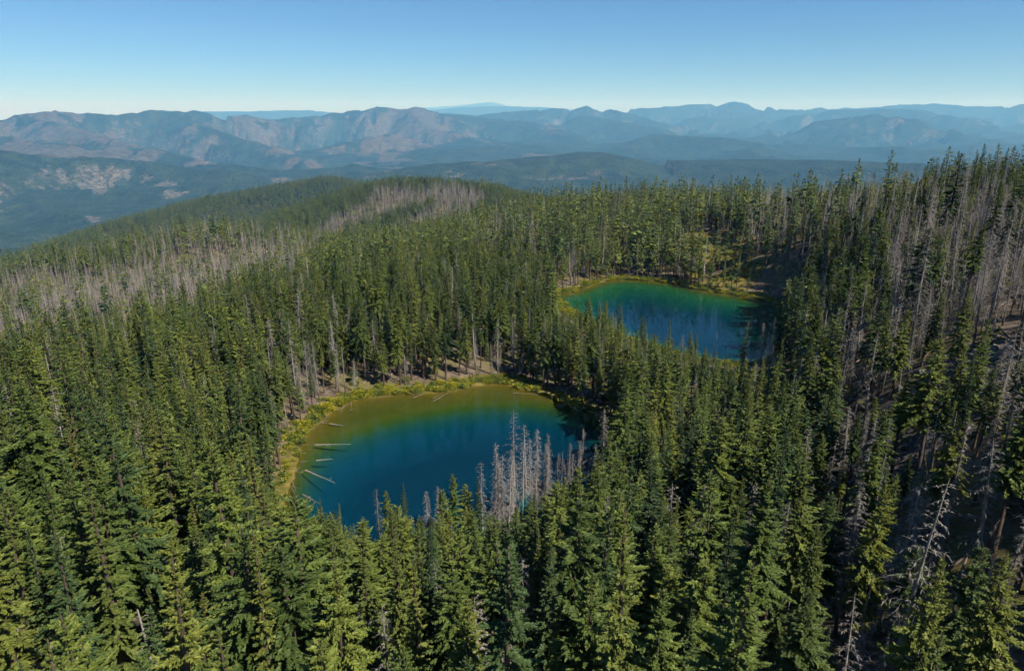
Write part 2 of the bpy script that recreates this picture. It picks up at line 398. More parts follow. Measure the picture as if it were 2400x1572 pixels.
def trunk_geo(r, H, base_r, sides=7, segs=9, bend=0.25, top=1.0):
    z = np.linspace(0, 1, segs) ** 1.0
    ph = r.uniform(0, 6.28, 2); am = bend * r.uniform(0.3, 1.0)
    path = np.c_[am * np.sin(z * 3.0 + ph[0]) - am * np.sin(ph[0]), am * np.cos(z * 2.6 + ph[1]) - am * np.cos(ph[1]), z * H * top]
    path[0, 2] = -0.8
    rad = base_r * ((1 - z * top) ** 0.85) + 0.025
    rad[0] *= 1.35
    V, F = tube(path, rad, sides)
    return V, F, path
def sprays(r, p, d, ln, wd, tint):
    """kite-shaped needle sprays"""
    n_ = len(p)
    up = np.array([0, 0, 1.0])
    side = np.cross(d, up); side /= np.linalg.norm(side, axis=1)[:, None] + 1e-9
    nrm = np.cross(side, d)
    roll = r.normal(0, 0.55, n_)
    s = side * np.cos(roll)[:, None] + nrm * np.sin(roll)[:, None]
    mid = p + d * (ln * 0.45)[:, None] + np.array([0, 0, 1.0]) * (ln * 0.06)[:, None]
    V = np.stack([p, mid + s * wd[:, None], p + d * ln[:, None], mid - s * wd[:, None]], 1).reshape(-1, 3)
    F = np.arange(n_ * 4).reshape(-1, 4)
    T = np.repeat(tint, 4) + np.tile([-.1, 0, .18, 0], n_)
    return V, F, T
def conifer_crown(r, path, H, R, cb, nb, per, size, ragged=0.3, width_pow=0.8):
    u = (np.arange(nb) + r.uniform(0, 1, nb)) / nb
    t = cb + (0.985 - cb) * u ** 0.92
    s = (1 - t) / (1 - cb)
    az = np.arange(nb) * 2.39996 + r.normal(0, 0.5, nb)
    prof = s ** width_pow * (1 - 0.45 * sstep(0.72, 1.05, s)) + 0.035
    lop = 1 + ragged * (np.sin(az + r.uniform(0, 6)) * 0.5 + (vnoise(az * 1.3, t * 9, int(r.integers(999))) - 0.5) * 1.6)
    Lb = R * prof * lop * r.uniform(0.6, 1.2, nb)
    Lb[r.uniform(0, 1, nb) < 0.10 * ragged / 0.3] *= 0.35
    el = np.radians(32 * (1 - s) ** 1.6 - 24 * s ** 0.8) + r.normal(0, 0.13, nb)
    tz = t * H
    bx = np.interp(tz, path[:, 2], path[:, 0]); by = np.interp(tz, path[:, 2], path[:, 1])
    cnt = np.maximum(3, (per * (0.30 + 0.70 * Lb / R)).astype(int))
    bi = np.repeat(np.arange(nb), cnt); m = len(bi)
    q = r.uniform(0.10, 1.0, m) ** 0.72
    Lq = Lb[bi] * q
    rad = np.c_[np.cos(az[bi]), np.sin(az[bi]), np.zeros(m)]
    droop = 0.20 * s[bi] + 0.05
    p = np.c_[bx[bi], by[bi], tz[bi]] + rad * (Lq * np.cos(el[bi]))[:, None]
    p[:, 2] += Lq * np.sin(el[bi]) - droop * Lb[bi] * q * q + 0.10 * Lb[bi] * q ** 4
    sg = np.where(r.uniform(0, 1, m) < 0.5, -1, 1)
    fan = sg * np.radians(70 - 52 * q + r.normal(0, 16, m))
    ca, sa = np.cos(fan), np.sin(fan)
    d = np.c_[rad[:, 0] * ca - rad[:, 1] * sa, rad[:, 0] * sa + rad[:, 1] * ca, np.tan(el[bi]) * 0.5 - 0.30 * s[bi] + r.normal(0, 0.30, m)]
    d /= np.linalg.norm(d, axis=1)[:, None]
    ln = np.clip((0.34 * Lb[bi] * (1.12 - q) + 0.16) * r.uniform(0.7, 1.3, m), 0.16, 1.2) * size
    wd = ln * r.uniform(0.15, 0.26, m) * (1.0 + 0.25 * (size > 1.2) + .3 * (size > 2))
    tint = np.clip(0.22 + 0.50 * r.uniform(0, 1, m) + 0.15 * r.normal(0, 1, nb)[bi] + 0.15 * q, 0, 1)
    V, F, T = sprays(r, p, d, ln, wd, tint)
    # leader shoot
    k = 10
    pt = np.c_[np.interp(np.linspace(.95, 1, k) * H, path[:, 2], path[:, 0]), np.interp(np.linspace(.95, 1, k) * H, path[:, 2], path[:, 1]), np.linspace(.94, .995, k) * H]
    a2 = r.uniform(0, 6.28, k); d2 = np.c_[np.cos(a2) * .5, np.sin(a2) * .5, np.full(k, .8)]; d2 /= np.linalg.norm(d2, axis=1)[:, None]
    V2, F2, T2 = sprays(r, pt, d2, np.full(k, .45) * min(size, 1.6), np.full(k, .10) * size, np.full(k, .6))
    return np.concatenate([V, V2]), np.concatenate([F, F2 + len(V)]), np.clip(np.concatenate([T, T2]), 0, 1)
def bare_branches(r, path, H, lo, hi, nb, length, thick, segs=3, twigs=2, droop=0.5, dense_top=0.0, sides=3):
    parts = []; tw = []
    for i in range(nb):
        t = lo + (hi - lo) * (i + r.uniform()) / nb
        s = (1 - t) / max(1e-3, (1 - lo))
        Lb = length * (0.25 + 0.75 * s ** 0.7) * r.uniform(0.35, 1.15)
        if r.uniform() < 0.12: Lb *= 1.5
        az = i * 2.39996 + r.normal(0, .5)
        el = radians(15 - 30 * s) + r.normal(0, .22)
        q = np.linspace(0, 1, segs + 1)
        b0 = np.array([np.interp(t * H, path[:, 2], path[:, 0]), np.interp(t * H, path[:, 2], path[:, 1]), t * H])
        dirh = np.array([cos(az), sin(az), 0])
        pts = b0 + dirh * (Lb * q * cos(el))[:, None] + np.array([0, 0, 1]) * (Lb * q * sin(el) - droop * Lb * q ** 2 * r.uniform(.5, 1.2))[:, None]
        pts[1:-1] += r.normal(0, .05 * Lb, (segs - 1, 3)) if segs > 1 else 0
        parts.append(tube(pts, thick * (1 - .75 * q) * (0.6 + .6 * s), sides))
        for k in range(twigs):
            qq = r.uniform(.3, 1); pp = np.array([np.interp(qq, q, pts[:, c]) for c in range(3)])
            tw.append((pp, az + r.choice([-1, 1]) * r.uniform(.3, 1.2), Lb * r.uniform(.18, .45)))
    V, F = cat(parts)
    if tw:
        p = np.array([a[0] for a in tw]); az = np.array([a[1] for a in tw]); ln = np.array([a[2] for a in tw])
        d = np.c_[np.cos(az), np.sin(az), r.uniform(-1.3, .1, len(tw))]; d /= np.linalg.norm(d, axis=1)[:, None]
        V2, F2, _ = sprays(r, p, d, ln, np.full(len(tw), thick * 0.8), np.zeros(len(tw)))
        F = np.concatenate([F, F2 + len(V)]); V = np.concatenate([V, V2])
    return V, F

# ------------------------------------------------------------------ tree kinds, three levels of detail; nominal height 24 m
HN = 24.0
def build_live(seed, lod, R, cb, mat, wp=0.8, ragged=0.3):
    r = np.random.default_rng(seed)
    V1, F1, path = trunk_geo(r, HN, r.uniform(.24, .36), {0: 8, 1: 5, 2: 3}[lod], {0: 10, 1: 5, 2: 3}[lod], .35)
    nb, per, size = {0: (180, 165, 0.60), 1: (90, 50, 1.08), 2: (36, 12, 2.2)}[lod]
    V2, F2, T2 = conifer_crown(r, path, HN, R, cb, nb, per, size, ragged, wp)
    parts = [(V1, F1)]
    if lod < 2:      # dead lower limbs below the green crown
        parts.append(bare_branches(r, path, HN, 0.10, cb + .15, 18 if lod == 0 else 3, R * .7, .05 if lod == 0 else .06, 2, 1 if lod == 0 else 0))
    Vt, Ft = cat(parts)
    return Vt, Ft, V2, F2, T2
def build_dead(seed, lod, style):
    r = np.random.default_rng(seed)
    top = {'pole': r.uniform(.7, .95), 'broken': r.uniform(.4, .6)}.get(style, 1.0)
    V1, F1, path = trunk_geo(r, HN, r.uniform(.20, .30), {0: 8, 1: 5, 2: 3}[lod], {0: 10, 1: 5, 2: 3}[lod], .35, top)
    nb, ln, tw, th = {'fuzzy': (200, 2.2, 14, .026), 'sparse': (95, 2.5, 9, .032), 'pole': (24, 1.1, 3, .036), 'broken': (32, 1.8, 6, .042)}[style]
    k = {0: 1.0, 1: .5, 2: .22}[lod]; tk = {0: 1.0, 1: 2.0, 2: 3.2}[lod]
    V2, F2 = bare_branches(r, path, HN, .22 if style != 'pole' else .35, .985 * top, max(4, int(nb * k)), ln, th * tk, {0: 3, 1: 2, 2: 1}[lod],
                           {0: tw, 1: tw // 3, 2: tw // 6}[lod], .55 if style == 'fuzzy' else .35)
    return V1, F1, V2, F2
LIVE_SPEC = []   # radius, crown base, tone, width power, ragged
for i in range(14):
    r_ = random.Random(100 + i)
    LIVE_SPEC.append((r_.uniform(2.0, 3.8), [.14, .20, .28, .36, .46, .30][i % 6] if i < 12 else [.52, .60][i - 12], ['yellow', 'mid', 'dark', 'mid', 'yellow', 'mid', 'yellow', 'dark'][i % 8], r_.uniform(.5, 1.0), r_.uniform(.16, .40)))
DEAD_SPEC = ['fuzzy', 'sparse', 'fuzzy', 'pole', 'sparse', 'broken', 'fuzzy', 'pole', 'sparse', 'fuzzy']
live_hi, dead_hi = [], []
for i, (R, cb, tone, wp, rg) in enumerate(LIVE_SPEC):
    Vt, Ft, Vc, Fc, Tc = build_live(500 + i, 0, R, cb, tone, wp, rg)
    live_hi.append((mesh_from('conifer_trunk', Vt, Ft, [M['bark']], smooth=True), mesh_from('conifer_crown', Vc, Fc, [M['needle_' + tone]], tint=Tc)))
for i, st in enumerate(DEAD_SPEC):
    Vt, Ft, Vb, Fb = build_dead(800 + i, 0, st)
    dead_hi.append((mesh_from('snag_trunk', Vt, Ft, [M['dead']], smooth=True), mesh_from('snag_branches', Vb, Fb, [M['dead_twig']])))
def proto_collection(name, metas):
    c = bpy.data.collections.new(name)
    for i, me in enumerate(metas):
        o = bpy.data.objects.new('%s_%03d' % (name, i), me); c.objects.link(o)
    return c
def merged_live(i, lod, seed):
    R, cb, tone, wp, rg = LIVE_SPEC[i]
    Vt, Ft, Vc, Fc, Tc = build_live(seed, lod, R, cb, tone, wp, rg)
    V, F = cat([(Vt, Ft), (Vc, Fc)])
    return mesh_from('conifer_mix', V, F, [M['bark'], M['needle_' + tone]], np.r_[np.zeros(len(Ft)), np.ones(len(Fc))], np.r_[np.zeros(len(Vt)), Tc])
def merged_dead(i, lod, seed):
    Vt, Ft, Vb, Fb = build_dead(seed, lod, DEAD_SPEC[i])
    V, F = cat([(Vt, Ft), (Vb, Fb)])
    return mesh_from('snag_mix', V, F, [M['dead'], M['dead_twig']], np.r_[np.zeros(len(Ft)), np.ones(len(Fb))])
NL, ND = len(LIVE_SPEC), len(DEAD_SPEC)
live_col = proto_collection('conifer_kind', [merged_live(i, 0, 500 + i) for i in range(NL)] + [merged_live(i, 1, 520 + i) for i in range(NL)] + [merged_live(i, 2, 540 + i) for i in range(NL)])
dead_col = proto_collection('snag_kind', [merged_dead(i, 0, 800 + i) for i in range(ND)] + [merged_dead(i, 1, 820 + i) for i in range(ND)] + [merged_dead(i, 2, 840 + i) for i in range(ND)])

def scatter(name, col, P, vi, rot, scl, label, category):
    """one object that strews copies of the kinds in col over the points P"""
    me = bpy.data.meshes.new(name); me.vertices.add(len(P)); me.vertices.foreach_set('co', np.asarray(P, np.float32).ravel())
    a = me.attributes.new('vi', 'INT', 'POINT'); a.data.foreach_set('value', np.asarray(vi, np.int32))
    a = me.attributes.new('rot', 'FLOAT_VECTOR', 'POINT'); a.data.foreach_set('vector', np.asarray(rot, np.float32).ravel())
    a = me.attributes.new('scl', 'FLOAT_VECTOR', 'POINT'); a.data.foreach_set('vector', np.asarray(scl, np.float32).ravel())
    o = bpy.data.objects.new(name, me); root_col.objects.link(o)
    g = bpy.data.node_groups.new(name + '_strew', 'GeometryNodeTree')
    g.interface.new_socket('Geometry', in_out='INPUT', socket_type='NodeSocketGeometry')
    g.interface.new_socket('Geometry', in_out='OUTPUT', socket_type='NodeSocketGeometry')
    gi = g.nodes.new('NodeGroupInput'); go = g.nodes.new('NodeGroupOutput')
    ci = g.nodes.new('GeometryNodeCollectionInfo'); ci.inputs['Collection'].default_value = col
    ci.inputs['Separate Children'].default_value = True; ci.inputs['Reset Children'].default_value = True
    ip = g.nodes.new('GeometryNodeInstanceOnPoints'); ip.inputs['Pick Instance'].default_value = True
    def na(nm, t):
        q = g.nodes.new('GeometryNodeInputNamedAttribute'); q.data_type = t; q.inputs['Name'].default_value = nm; return q.outputs[0]
    g.links.new(gi.outputs[0], ip.inputs['Points']); g.links.new(ci.outputs[0], ip.inputs['Instance'])
    g.links.new(na('vi', 'INT'), ip.inputs['Instance Index'])
    g.links.new(na('rot', 'FLOAT_VECTOR'), ip.inputs['Rotation']); g.links.new(na('scl', 'FLOAT_VECTOR'), ip.inputs['Scale'])
    g.links.new(ip.outputs[0], go.inputs[0])
    md = o.modifiers.new('strew', 'NODES'); md.node_group = g
    o['kind'] = 'stuff'; o['label'] = label; o['category'] = category
    return o

# ------------------------------------------------------------------ terrain sheet
ph_front = np.radians(np.arange(-52, 52.01, 0.23)); ph_back = np.radians(np.arange(55, 306, 3.0))
PH = np.concatenate([ph_front, ph_back])
rr = [3.0]
while rr[-1] < 62000:
    r0 = rr[-1]; rr.append(r0 * (1.12 if r0 < 40 else 1.03 if r0 < 70 else 1.0085 if r0 < 480 else 1.0105))
RR = np.array(rr)
gx = (RR[:, None] * np.sin(PH)[None]); gy = (RR[:, None] * np.cos(PH)[None])
GH, GK, GN, GF, GT = height(gx, gy, True)
nr, na_ = gx.shape
V = np.stack([gx, gy, GH], -1).reshape(-1, 3)
idx = np.arange(nr * na_).reshape(nr, na_)
i0 = idx[:-1]; i1 = idx[1:]
F = np.stack([i0, i1, np.roll(i1, -1, 1), np.roll(i0, -1, 1)], -1).reshape(-1, 4)
# cover: share of forest canopy / burnt slope / bare rock, all with ragged edges
xx, yy = gx.ravel(), gy.ravel(); rad_ = np.hypot(xx, yy); kk = GK.ravel(); tt = GT.ravel()
gz = GH
dzr = np.gradient(gz, axis=0) / np.gradient(RR)[:, None]
dza = np.gradient(gz, axis=1) / (RR[:, None] * np.gradient(np.unwrap(PH))[None])
slope = np.hypot(dzr, dza).ravel()
n1 = fbm(xx, yy, 700, 5, 41); n2 = fbm(xx, yy, 260, 4, 57); n3 = ridged(xx, yy, 900, 4, 63)
nx_ = -(dzr * np.sin(PH)[None] + dza * np.cos(PH)[None]).ravel(); ny_ = -(dzr * np.cos(PH)[None] - dza * np.sin(PH)[None]).ravel()
aspect = np.clip((nx_ * cos(SUN_AZ) + ny_ * sin(SUN_AZ)) / .35, -1, 1)       # burn weighted to sun-facing slopes, painting relief contrast into the colour
burn = np.where(kk == 3, sstep(.56, .66, n1 * .55 + n2 * .3 + .10 + aspect * .10), 0) + np.where(kk == 2, sstep(.36, .5, n2), 0) + np.where(kk == 4, sstep(.46, .58, n1 * .5 + n2 * .5 + aspect * .10), 0)
burn += np.where(kk == 1, .45 * sstep(.62, .70, n1 * .5 + n2 * .5), 0)
rock = np.where(kk >= 3, .55 * sstep(.55, .9, slope + (n2 - .5) * .8), .7 * sstep(.60, .85, slope + (n2 - .5) * .9))
# the pale crags on the lower left ridge, and bare patches round them
qx, qy, qf = project(np.c_[xx, yy, gz.ravel()]); nz_ = (fbm(xx, yy, 240, 6, 91) - .42) * 5.5
for px, py, sx, sy in [(375,408,38,26),(395,432,30,24),(415,458,34,20),(232,432,26,32),(255,405,34,16),(300,412,20,14),(140,408,26,26),(185,425,16,12),(345,400,60,12),(215,510,26,12),(300,505,40,10),(255,538,20,8),(500,385,18,10),(650,420,30,30),
                       (905,345,70,50),(850,360,40,40),(1020,300,60,22),(1250,362,40,6),(2080,285,26,10),(2125,315,22,12),(640,350,60,14),(100,320,120,12),(250,320,120,20),(120,360,60,8),(1280,300,40,20)]:
    rg = ((qx - px * 1.0084) / (sx * .85)) ** 2 + ((qy - py * 1.0084) / (sy * .85)) ** 2
    sel = (qf > 2500) & (rg < 4)
    add = sstep(1.3, .3, rg + nz_)
    if py > 395: rock = np.where(sel, np.maximum(rock, add), rock)
    else: burn = np.where(sel, np.maximum(burn, add * .9), burn); rock = np.where(sel, np.maximum(rock, add * .45), rock)
far_cov = tt * sstep(1500, 2600, rad_)
me = mesh_from('terrain', V, F, [], smooth=True)
ca = me.attributes.new('cover', 'FLOAT_COLOR', 'POINT')
# near-ground facts: r = canopy-covered far country, g = burnt, b = rock, a = grassy shore / meadow
shore = np.minimum(GN, GF).ravel()
meadow = sstep(9, 2.0, shore + (fbm(xx, yy, 12, 3, 8) - .5) * 8) * (shore > -2)
mp_ = [at(1650, 560), at(1700, 600), at(1640, 640), at(1720, 650)]
for q, rr_ in zip(mp_, (22, 16, 9, 14)):
    meadow = np.maximum(meadow, sstep(1.2, .6, np.hypot(xx - q[0], yy - q[1]) / rr_ + (fbm(xx, yy, 9, 3, 15) - .5)))
gq = at(2290, 960); gq2 = at(2390, 870)
gul = sstep(1.15, .7, np.hypot((xx - gq[0]) / 22, (yy - gq[1]) / 18) + (fbm(xx, yy, 8, 3, 33) - .5) * .6)
gul = np.maximum(gul, sstep(1.1, .6, np.hypot((xx - gq2[0]) / 15, (yy - gq2[1]) / 15) + (fbm(xx, yy, 8, 3, 33) - .5) * .6))
rock = np.where(rad_ < 900, np.maximum(gul, 0), rock)
burn = np.where(rad_ < 900, 0, burn)
ca.data.foreach_set('color', np.stack([far_cov, np.clip(burn, 0, 1), np.clip(rock, 0, 1), np.clip(meadow, 0, 1)], -1).astype(np.float32).ravel())
m, nt, out = new_mat('ground')
geo = N(nt, 'NewGeometry'); cov = N(nt, 'Attribute'); cov.attribute_name = 'cover'
sp = N(nt, 'SeparateColor'); L(nt, cov.outputs['Color'], sp.inputs[0])
pos = geo.outputs['Position']
sxyz = N(nt, 'SeparateXYZ'); L(nt, pos, sxyz.inputs[0])
nA = noise(nt, 0.35, 5, .65, pos); nB = noise(nt, 0.05, 4, .6, pos); nC = noise(nt, 2.2, 3, .6, pos)
soil = ramp(nt, nA, [(.28, (.032, .026, .020)), (.48, (.082, .064, .049)), (.62, (.145, .112, .086)), (.78, (.20, .165, .13))])
moss = mixc(nt, ramp(nt, nB, [(.46, (0, 0, 0)), (.62, (1, 1, 1))]), soil, mixc(nt, nC, (.05, .055, .018), (.16, .13, .05)))
mead = ramp(nt, nA, [(.3, (.04, .048, .009)), (.5, (.10, .086, .02)), (.72, (.19, .135, .05))])
near_c = mixc(nt, cov.outputs['Alpha'], moss, mead)
# lake bed: algae-gold shelf, scattered blue of deep water painted on the bed below
bedf = N(nt, 'MapRange'); bedf.inputs[1].default_value = -2.4; bedf.inputs[2].default_value = -6.5; L(nt, sxyz.outputs[2], bedf.inputs[0])
fbed = N(nt, 'Attribute'); fbed.attribute_name = 'far_bed'
shelf_c = mixc(nt, fbed.outputs['Fac'], mixc(nt, nA, (.042, .029, .0015), (.088, .060, .003)), mixc(nt, nA, (.032, .055, .014), (.055, .085, .024)))
bed = mixc(nt, bedf.outputs[0], shelf_c, mixc(nt, nB, (.006, .038, .062), (.009, .047, .074)))
isbed = N(nt, 'MapRange'); isbed.inputs[1].default_value = 0.06; isbed.inputs[2].default_value = -0.25; L(nt, sxyz.outputs[2], isbed.inputs[0])
inr = N(nt, 'VectorMath', operation='LENGTH'); L(nt, pos, inr.inputs[0])
lakezone = N(nt, 'Attribute'); lakezone.attribute_name = 'lake'
lf = N(nt, 'Math', operation='MULTIPLY'); L(nt, isbed.outputs[0], lf.inputs[0]); L(nt, lakezone.outputs['Fac'], lf.inputs[1])
rockc = ramp(nt, noise(nt, .25, 6, .7, pos), [(.3, (.045, .04, .038)), (.5, (.10, .09, .083)), (.7, (.17, .155, .14))])  # gully rock, colour darkened to stand in for deep shade
near_c = mixc(nt, sp.outputs['Blue'], near_c, rockc)
near_c = mixc(nt, lf.outputs[0], near_c, bed)
# far country
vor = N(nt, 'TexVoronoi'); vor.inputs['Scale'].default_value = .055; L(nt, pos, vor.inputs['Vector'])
nF = noise(nt, .007, 8, .72, pos); nG = noise(nt, .0016, 5, .6, pos)
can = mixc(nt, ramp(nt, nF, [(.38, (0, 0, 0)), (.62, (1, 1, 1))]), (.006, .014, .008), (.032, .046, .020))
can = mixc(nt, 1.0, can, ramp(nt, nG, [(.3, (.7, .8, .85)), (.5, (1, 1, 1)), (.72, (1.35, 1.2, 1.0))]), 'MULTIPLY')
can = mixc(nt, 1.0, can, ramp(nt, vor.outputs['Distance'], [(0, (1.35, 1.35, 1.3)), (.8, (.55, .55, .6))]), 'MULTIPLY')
brn = ramp(nt, noise(nt, .011, 8, .72, pos), [(.30, (.014, .019, .012)), (.44, (.040, .036, .027)), (.58, (.078, .064, .048)), (.78, (.130, .106, .082))])
frk = ramp(nt, noise(nt, .03, 6, .7, pos), [(.32, (.025, .03, .02)), (.5, (.075, .067, .053)), (.72, (.18, .155, .13))])
def brk(src, lo, hi, sc_):
    a_ = N(nt, 'Math', operation='ADD'); b_ = N(nt, 'Math', operation='MULTIPLY_ADD')
    L(nt, noise(nt, sc_, 8, .72, pos), b_.inputs[0]); b_.inputs[1].default_value = 2.4; b_.inputs[2].default_value = -1.2
    L(nt, src, a_.inputs[0]); L(nt, b_.outputs[0], a_.inputs[1])
    mr = N(nt, 'MapRange'); mr.inputs[1].default_value = lo; mr.inputs[2].default_value = hi; L(nt, a_.outputs[0], mr.inputs[0]); return mr.outputs[0]
farc = mixc(nt, brk(sp.outputs['Green'], .40, .60, .011), can, brn)
farc = mixc(nt, brk(sp.outputs['Blue'], .42, .95, .015), farc, frk)
col = mixc(nt, sp.outputs['Red'], near_c, farc)
d = N(nt, 'BsdfPrincipled'); d.inputs['Roughness'].default_value = .95; d.inputs['Specular IOR Level'].default_value = .1
L(nt, col, d.inputs['Base Color'])
b1 = N(nt, 'Bump'); b1.inputs['Strength'].default_value = .6; b1.inputs['Distance'].default_value = .35; L(nt, nA, b1.inputs['Height'])
b2 = N(nt, 'Bump'); b2.inputs['Strength'].default_value = 1.0; b2.inputs['Distance'].default_value = 14.0
inv = N(nt, 'Math', operation='SUBTRACT'); inv.inputs[0].default_value = 1.0; L(nt, vor.outputs['Distance'], inv.inputs[1])
fm_ = N(nt, 'Math', operation='MULTIPLY'); L(nt, inv.outputs[0], fm_.inputs[0]); L(nt, sp.outputs['Red'], fm_.inputs[1])
L(nt, fm_.outputs[0], b2.inputs['Height']); L(nt, b1.outputs[0], b2.inputs['Normal']); L(nt, b2.outputs[0], d.inputs['Normal'])
L(nt, d.outputs[0], out.inputs['Surface'])
me.materials.append(m); M['ground'] = m
a = me.attributes.new('far_bed', 'FLOAT', 'POINT'); a.data.foreach_set('value', (sstep(-1.5, -6, GF.ravel())).astype(np.float32))
a = me.attributes.new('lake', 'FLOAT', 'POINT'); a.data.foreach_set('value', (sstep(4, 1.0, shore)).astype(np.float32))
terrain = bpy.data.objects.new('terrain', me); root_col.objects.link(terrain)
terrain['kind'] = 'structure'; terrain['label'] = 'forested mountain country falling from the hillside to hazy ridges'

# ------------------------------------------------------------------ water bodies
m, nt, out = new_mat('lake_water')
geo = N(nt, 'NewGeometry')
mp = N(nt, 'Mapping'); mp.inputs['Scale'].default_value = (1.0, 2.2, 1.0); L(nt, geo.outputs['Position'], mp.inputs['Vector'])
bmp = N(nt, 'Bump'); bmp.inputs['Strength'].default_value = .05; bmp.inputs['Distance'].default_value = .05
L(nt, noise(nt, 1.3, 3, .6, mp.outputs[0]), bmp.inputs['Height'])
fr = N(nt, 'Fresnel'); fr.inputs['IOR'].default_value = 1.333; L(nt, bmp.outputs[0], fr.inputs['Normal'])
gl = N(nt, 'BsdfGlossy'); gl.inputs['Roughness'].default_value = .012; L(nt, bmp.outputs[0], gl.inputs['Normal'])
tr = N(nt, 'BsdfTransparent')
outw = N(nt, 'Math', operation='SUBTRACT'); outw.inputs[0].default_value = 1.0; L(nt, geo.outputs['Backfacing'], outw.inputs[1])
frm = N(nt, 'Math', operation='MULTIPLY'); L(nt, fr.outputs[0], frm.inputs[0]); L(nt, outw.outputs[0], frm.inputs[1])
mx = N(nt, 'MixShader'); L(nt, frm.outputs[0], mx.inputs[0]); L(nt, tr.outputs[0], mx.inputs[1]); L(nt, gl.outputs[0], mx.inputs[2])
L(nt, mx.outputs[0], out.inputs['Surface'])
va = N(nt, 'VolumeAbsorption'); va.inputs['Density'].default_value = .16; va.inputs['Color'].default_value = (.0, .80, .84, 1)
L(nt, va.outputs[0], out.inputs['Volume'])
M['water'] = m
def water(name, poly, label):
    c = poly.mean(0)
    nrm = poly - c; P = c + nrm * (1 + 4.0 / np.linalg.norm(nrm, axis=1))[:, None]
    k = len(P); V = [(x, y, 0.0) for x, y in P] + [(x, y, -14.0) for x, y in P]
    Fs = [list(range(k)), list(range(2 * k - 1, k - 1, -1))] + [[(i + 1) % k, i, k + i, k + (i + 1) % k] for i in range(k)]
    A2 = sum(P[i, 0] * P[(i + 1) % k, 1] - P[(i + 1) % k, 0] * P[i, 1] for i in range(k))
    if A2 < 0: Fs = [f[::-1] for f in Fs]
    me = mesh_from(name, np.array(V), Fs, [M['water']])
    o = bpy.data.objects.new(name, me); root_col.objects.link(o); o['kind'] = 'structure'; o['label'] = label
water('near_lake', NEAR, 'near lake with golden shallows and deep teal water')
water('far_lake', FAR, 'far green and blue lake below the wooded hillside')
#@@TREES

# ------------------------------------------------------------------ where the trees stand
def inpoly(poly, x, y):
    ins = np.zeros(np.shape(x), bool); m_ = len(poly)
    for i in range(m_):
        (ax, ay), (bx, by) = poly[i], poly[(i + 1) % m_]
        c = ((ay <= y) & (by > y)) | ((by <= y) & (ay > y))
        ins ^= c & (x < ax + (y - ay) * (bx - ax) / ((by - ay) if abs(by - ay) > 1e-9 else 1e-9))
    return ins
def grid_pts(cell, x0, x1, y0, y1, seed):
    r = np.random.default_rng(seed)
    a, b = np.meshgrid(np.arange(x0, x1, cell), np.arange(y0, y1, cell)); b = b + (np.arange(a.shape[1]) % 2)[None] * cell * .5
    return (a + r.uniform(-.42, .42, a.shape) * cell).ravel(), (b + r.uniform(-.42, .42, a.shape) * cell).ravel()
def horizon_table():
    el = (GH - CAMZ) / RR[:, None]
    return np.maximum.accumulate(el[:, :len(ph_front)], axis=0)
HT = horizon_table()
def seen_over_ground(x, y, ztop):
    az = np.arctan2(x, y); r = np.hypot(x, y)
    ia = np.clip(np.round((az - ph_front[0]) / np.radians(.23)).astype(int), 0, len(ph_front) - 1)
    ir = np.clip(np.searchsorted(RR, r * .985) - 1, 0, len(RR) - 1)
    return (ztop - CAMZ) / r > HT[ir, ia] - .0008
xa, ya = grid_pts(4.05, -620, 640, 18, 470, 1)
xb, yb = grid_pts(5.0, -900, 800, 470, 1080, 2)
tx = np.r_[xa, xb]; ty = np.r_[ya, yb]
az = np.degrees(np.arctan2(tx, ty)); tr_ = np.hypot(tx, ty)
keep = (tr_ > 34) & (tr_ < 1080) & ((np.abs(az) < 43) | ((az > 0) & (az < 74) & (tr_ < 330)))
tx, ty = tx[keep], ty[keep]
tz, tk_, tsn, tsf, _ = height(tx, ty, True)
ok = (tsn > 1.5) & (tsf > 1.5); tx, ty, tz, tsn, tsf = tx[ok], ty[ok], tz[ok], tsn[ok], tsf[ok]
ok = seen_over_ground(tx, ty, tz + 26) | (np.hypot(tx, ty) < 330); tx, ty, tz, tsn, tsf = tx[ok], ty[ok], tz[ok], tsn[ok], tsf[ok]
bx_, by_, bf = project(np.c_[tx, ty, tz]); tr_ = np.hypot(tx, ty)
jx = bx_ + (fbm(tx, ty, 30, 3, 5) - .5) * 90; jy = by_ + (fbm(tx, ty, 30, 3, 6) - .5) * 40
patch = fbm(tx, ty, 55, 3, 71)
live = np.full(tx.shape, .84); dead = .10 + .22 * sstep(.54, .68, patch)
hsc = np.ones(tx.shape)
def zone(sel, l, d, h=None):
    live[sel] = l if np.isscalar(l) else l[sel]; dead[sel] = d if np.isscalar(d) else d[sel]
    if h is not None: hsc[sel] = h
left_dead = inpoly([(-200,720),(0,672),(160,654),(300,626),(480,604),(720,572),(820,578),(760,615),(680,668),(560,715),(440,765),(240,850),(-200,990)], jx, jy) & (tr_ > 372)
zone(left_dead, .12, .80, .92)
zone((jx < 260) & (jy < 662) & (tr_ > 600), .52, .30)
zone((jx > 230) & (jx < 860) & (jy < 606) & (tr_ > 550), .30, .55)
zone((jx < 110) & (jy < 860) & (jy > 700) & (tr_ > 380), .25, .6, .8)
zone(inpoly([(1090,560),(1330,560),(1340,690),(1290,700),(1180,660),(1080,620)], jx, jy), .42, .42)
zone(inpoly([(620,690),(780,680),(780,860),(650,870)], jx, jy), .60, .26)
zone((jx > 1300) & (jx < 1760) & (jy < 545) & (tr_ > 420), .62, .26)
zone((jx > 1760) & (jy < 620) & (tr_ < 640), .26, .66)
zone((jx > 1880) & (jy > 540) & (jy < 930), .24, .66)
zone(inpoly([(1840,560),(2060,580),(2080,800),(1950,830),(1850,760)], jx, jy), .58, .32)
zone((jx > 2240) & (jy > 660) & (jy < 830), .10, .70)
zone((jx > 2100) & (jy > 400) & (jy < 540), .34, .58)
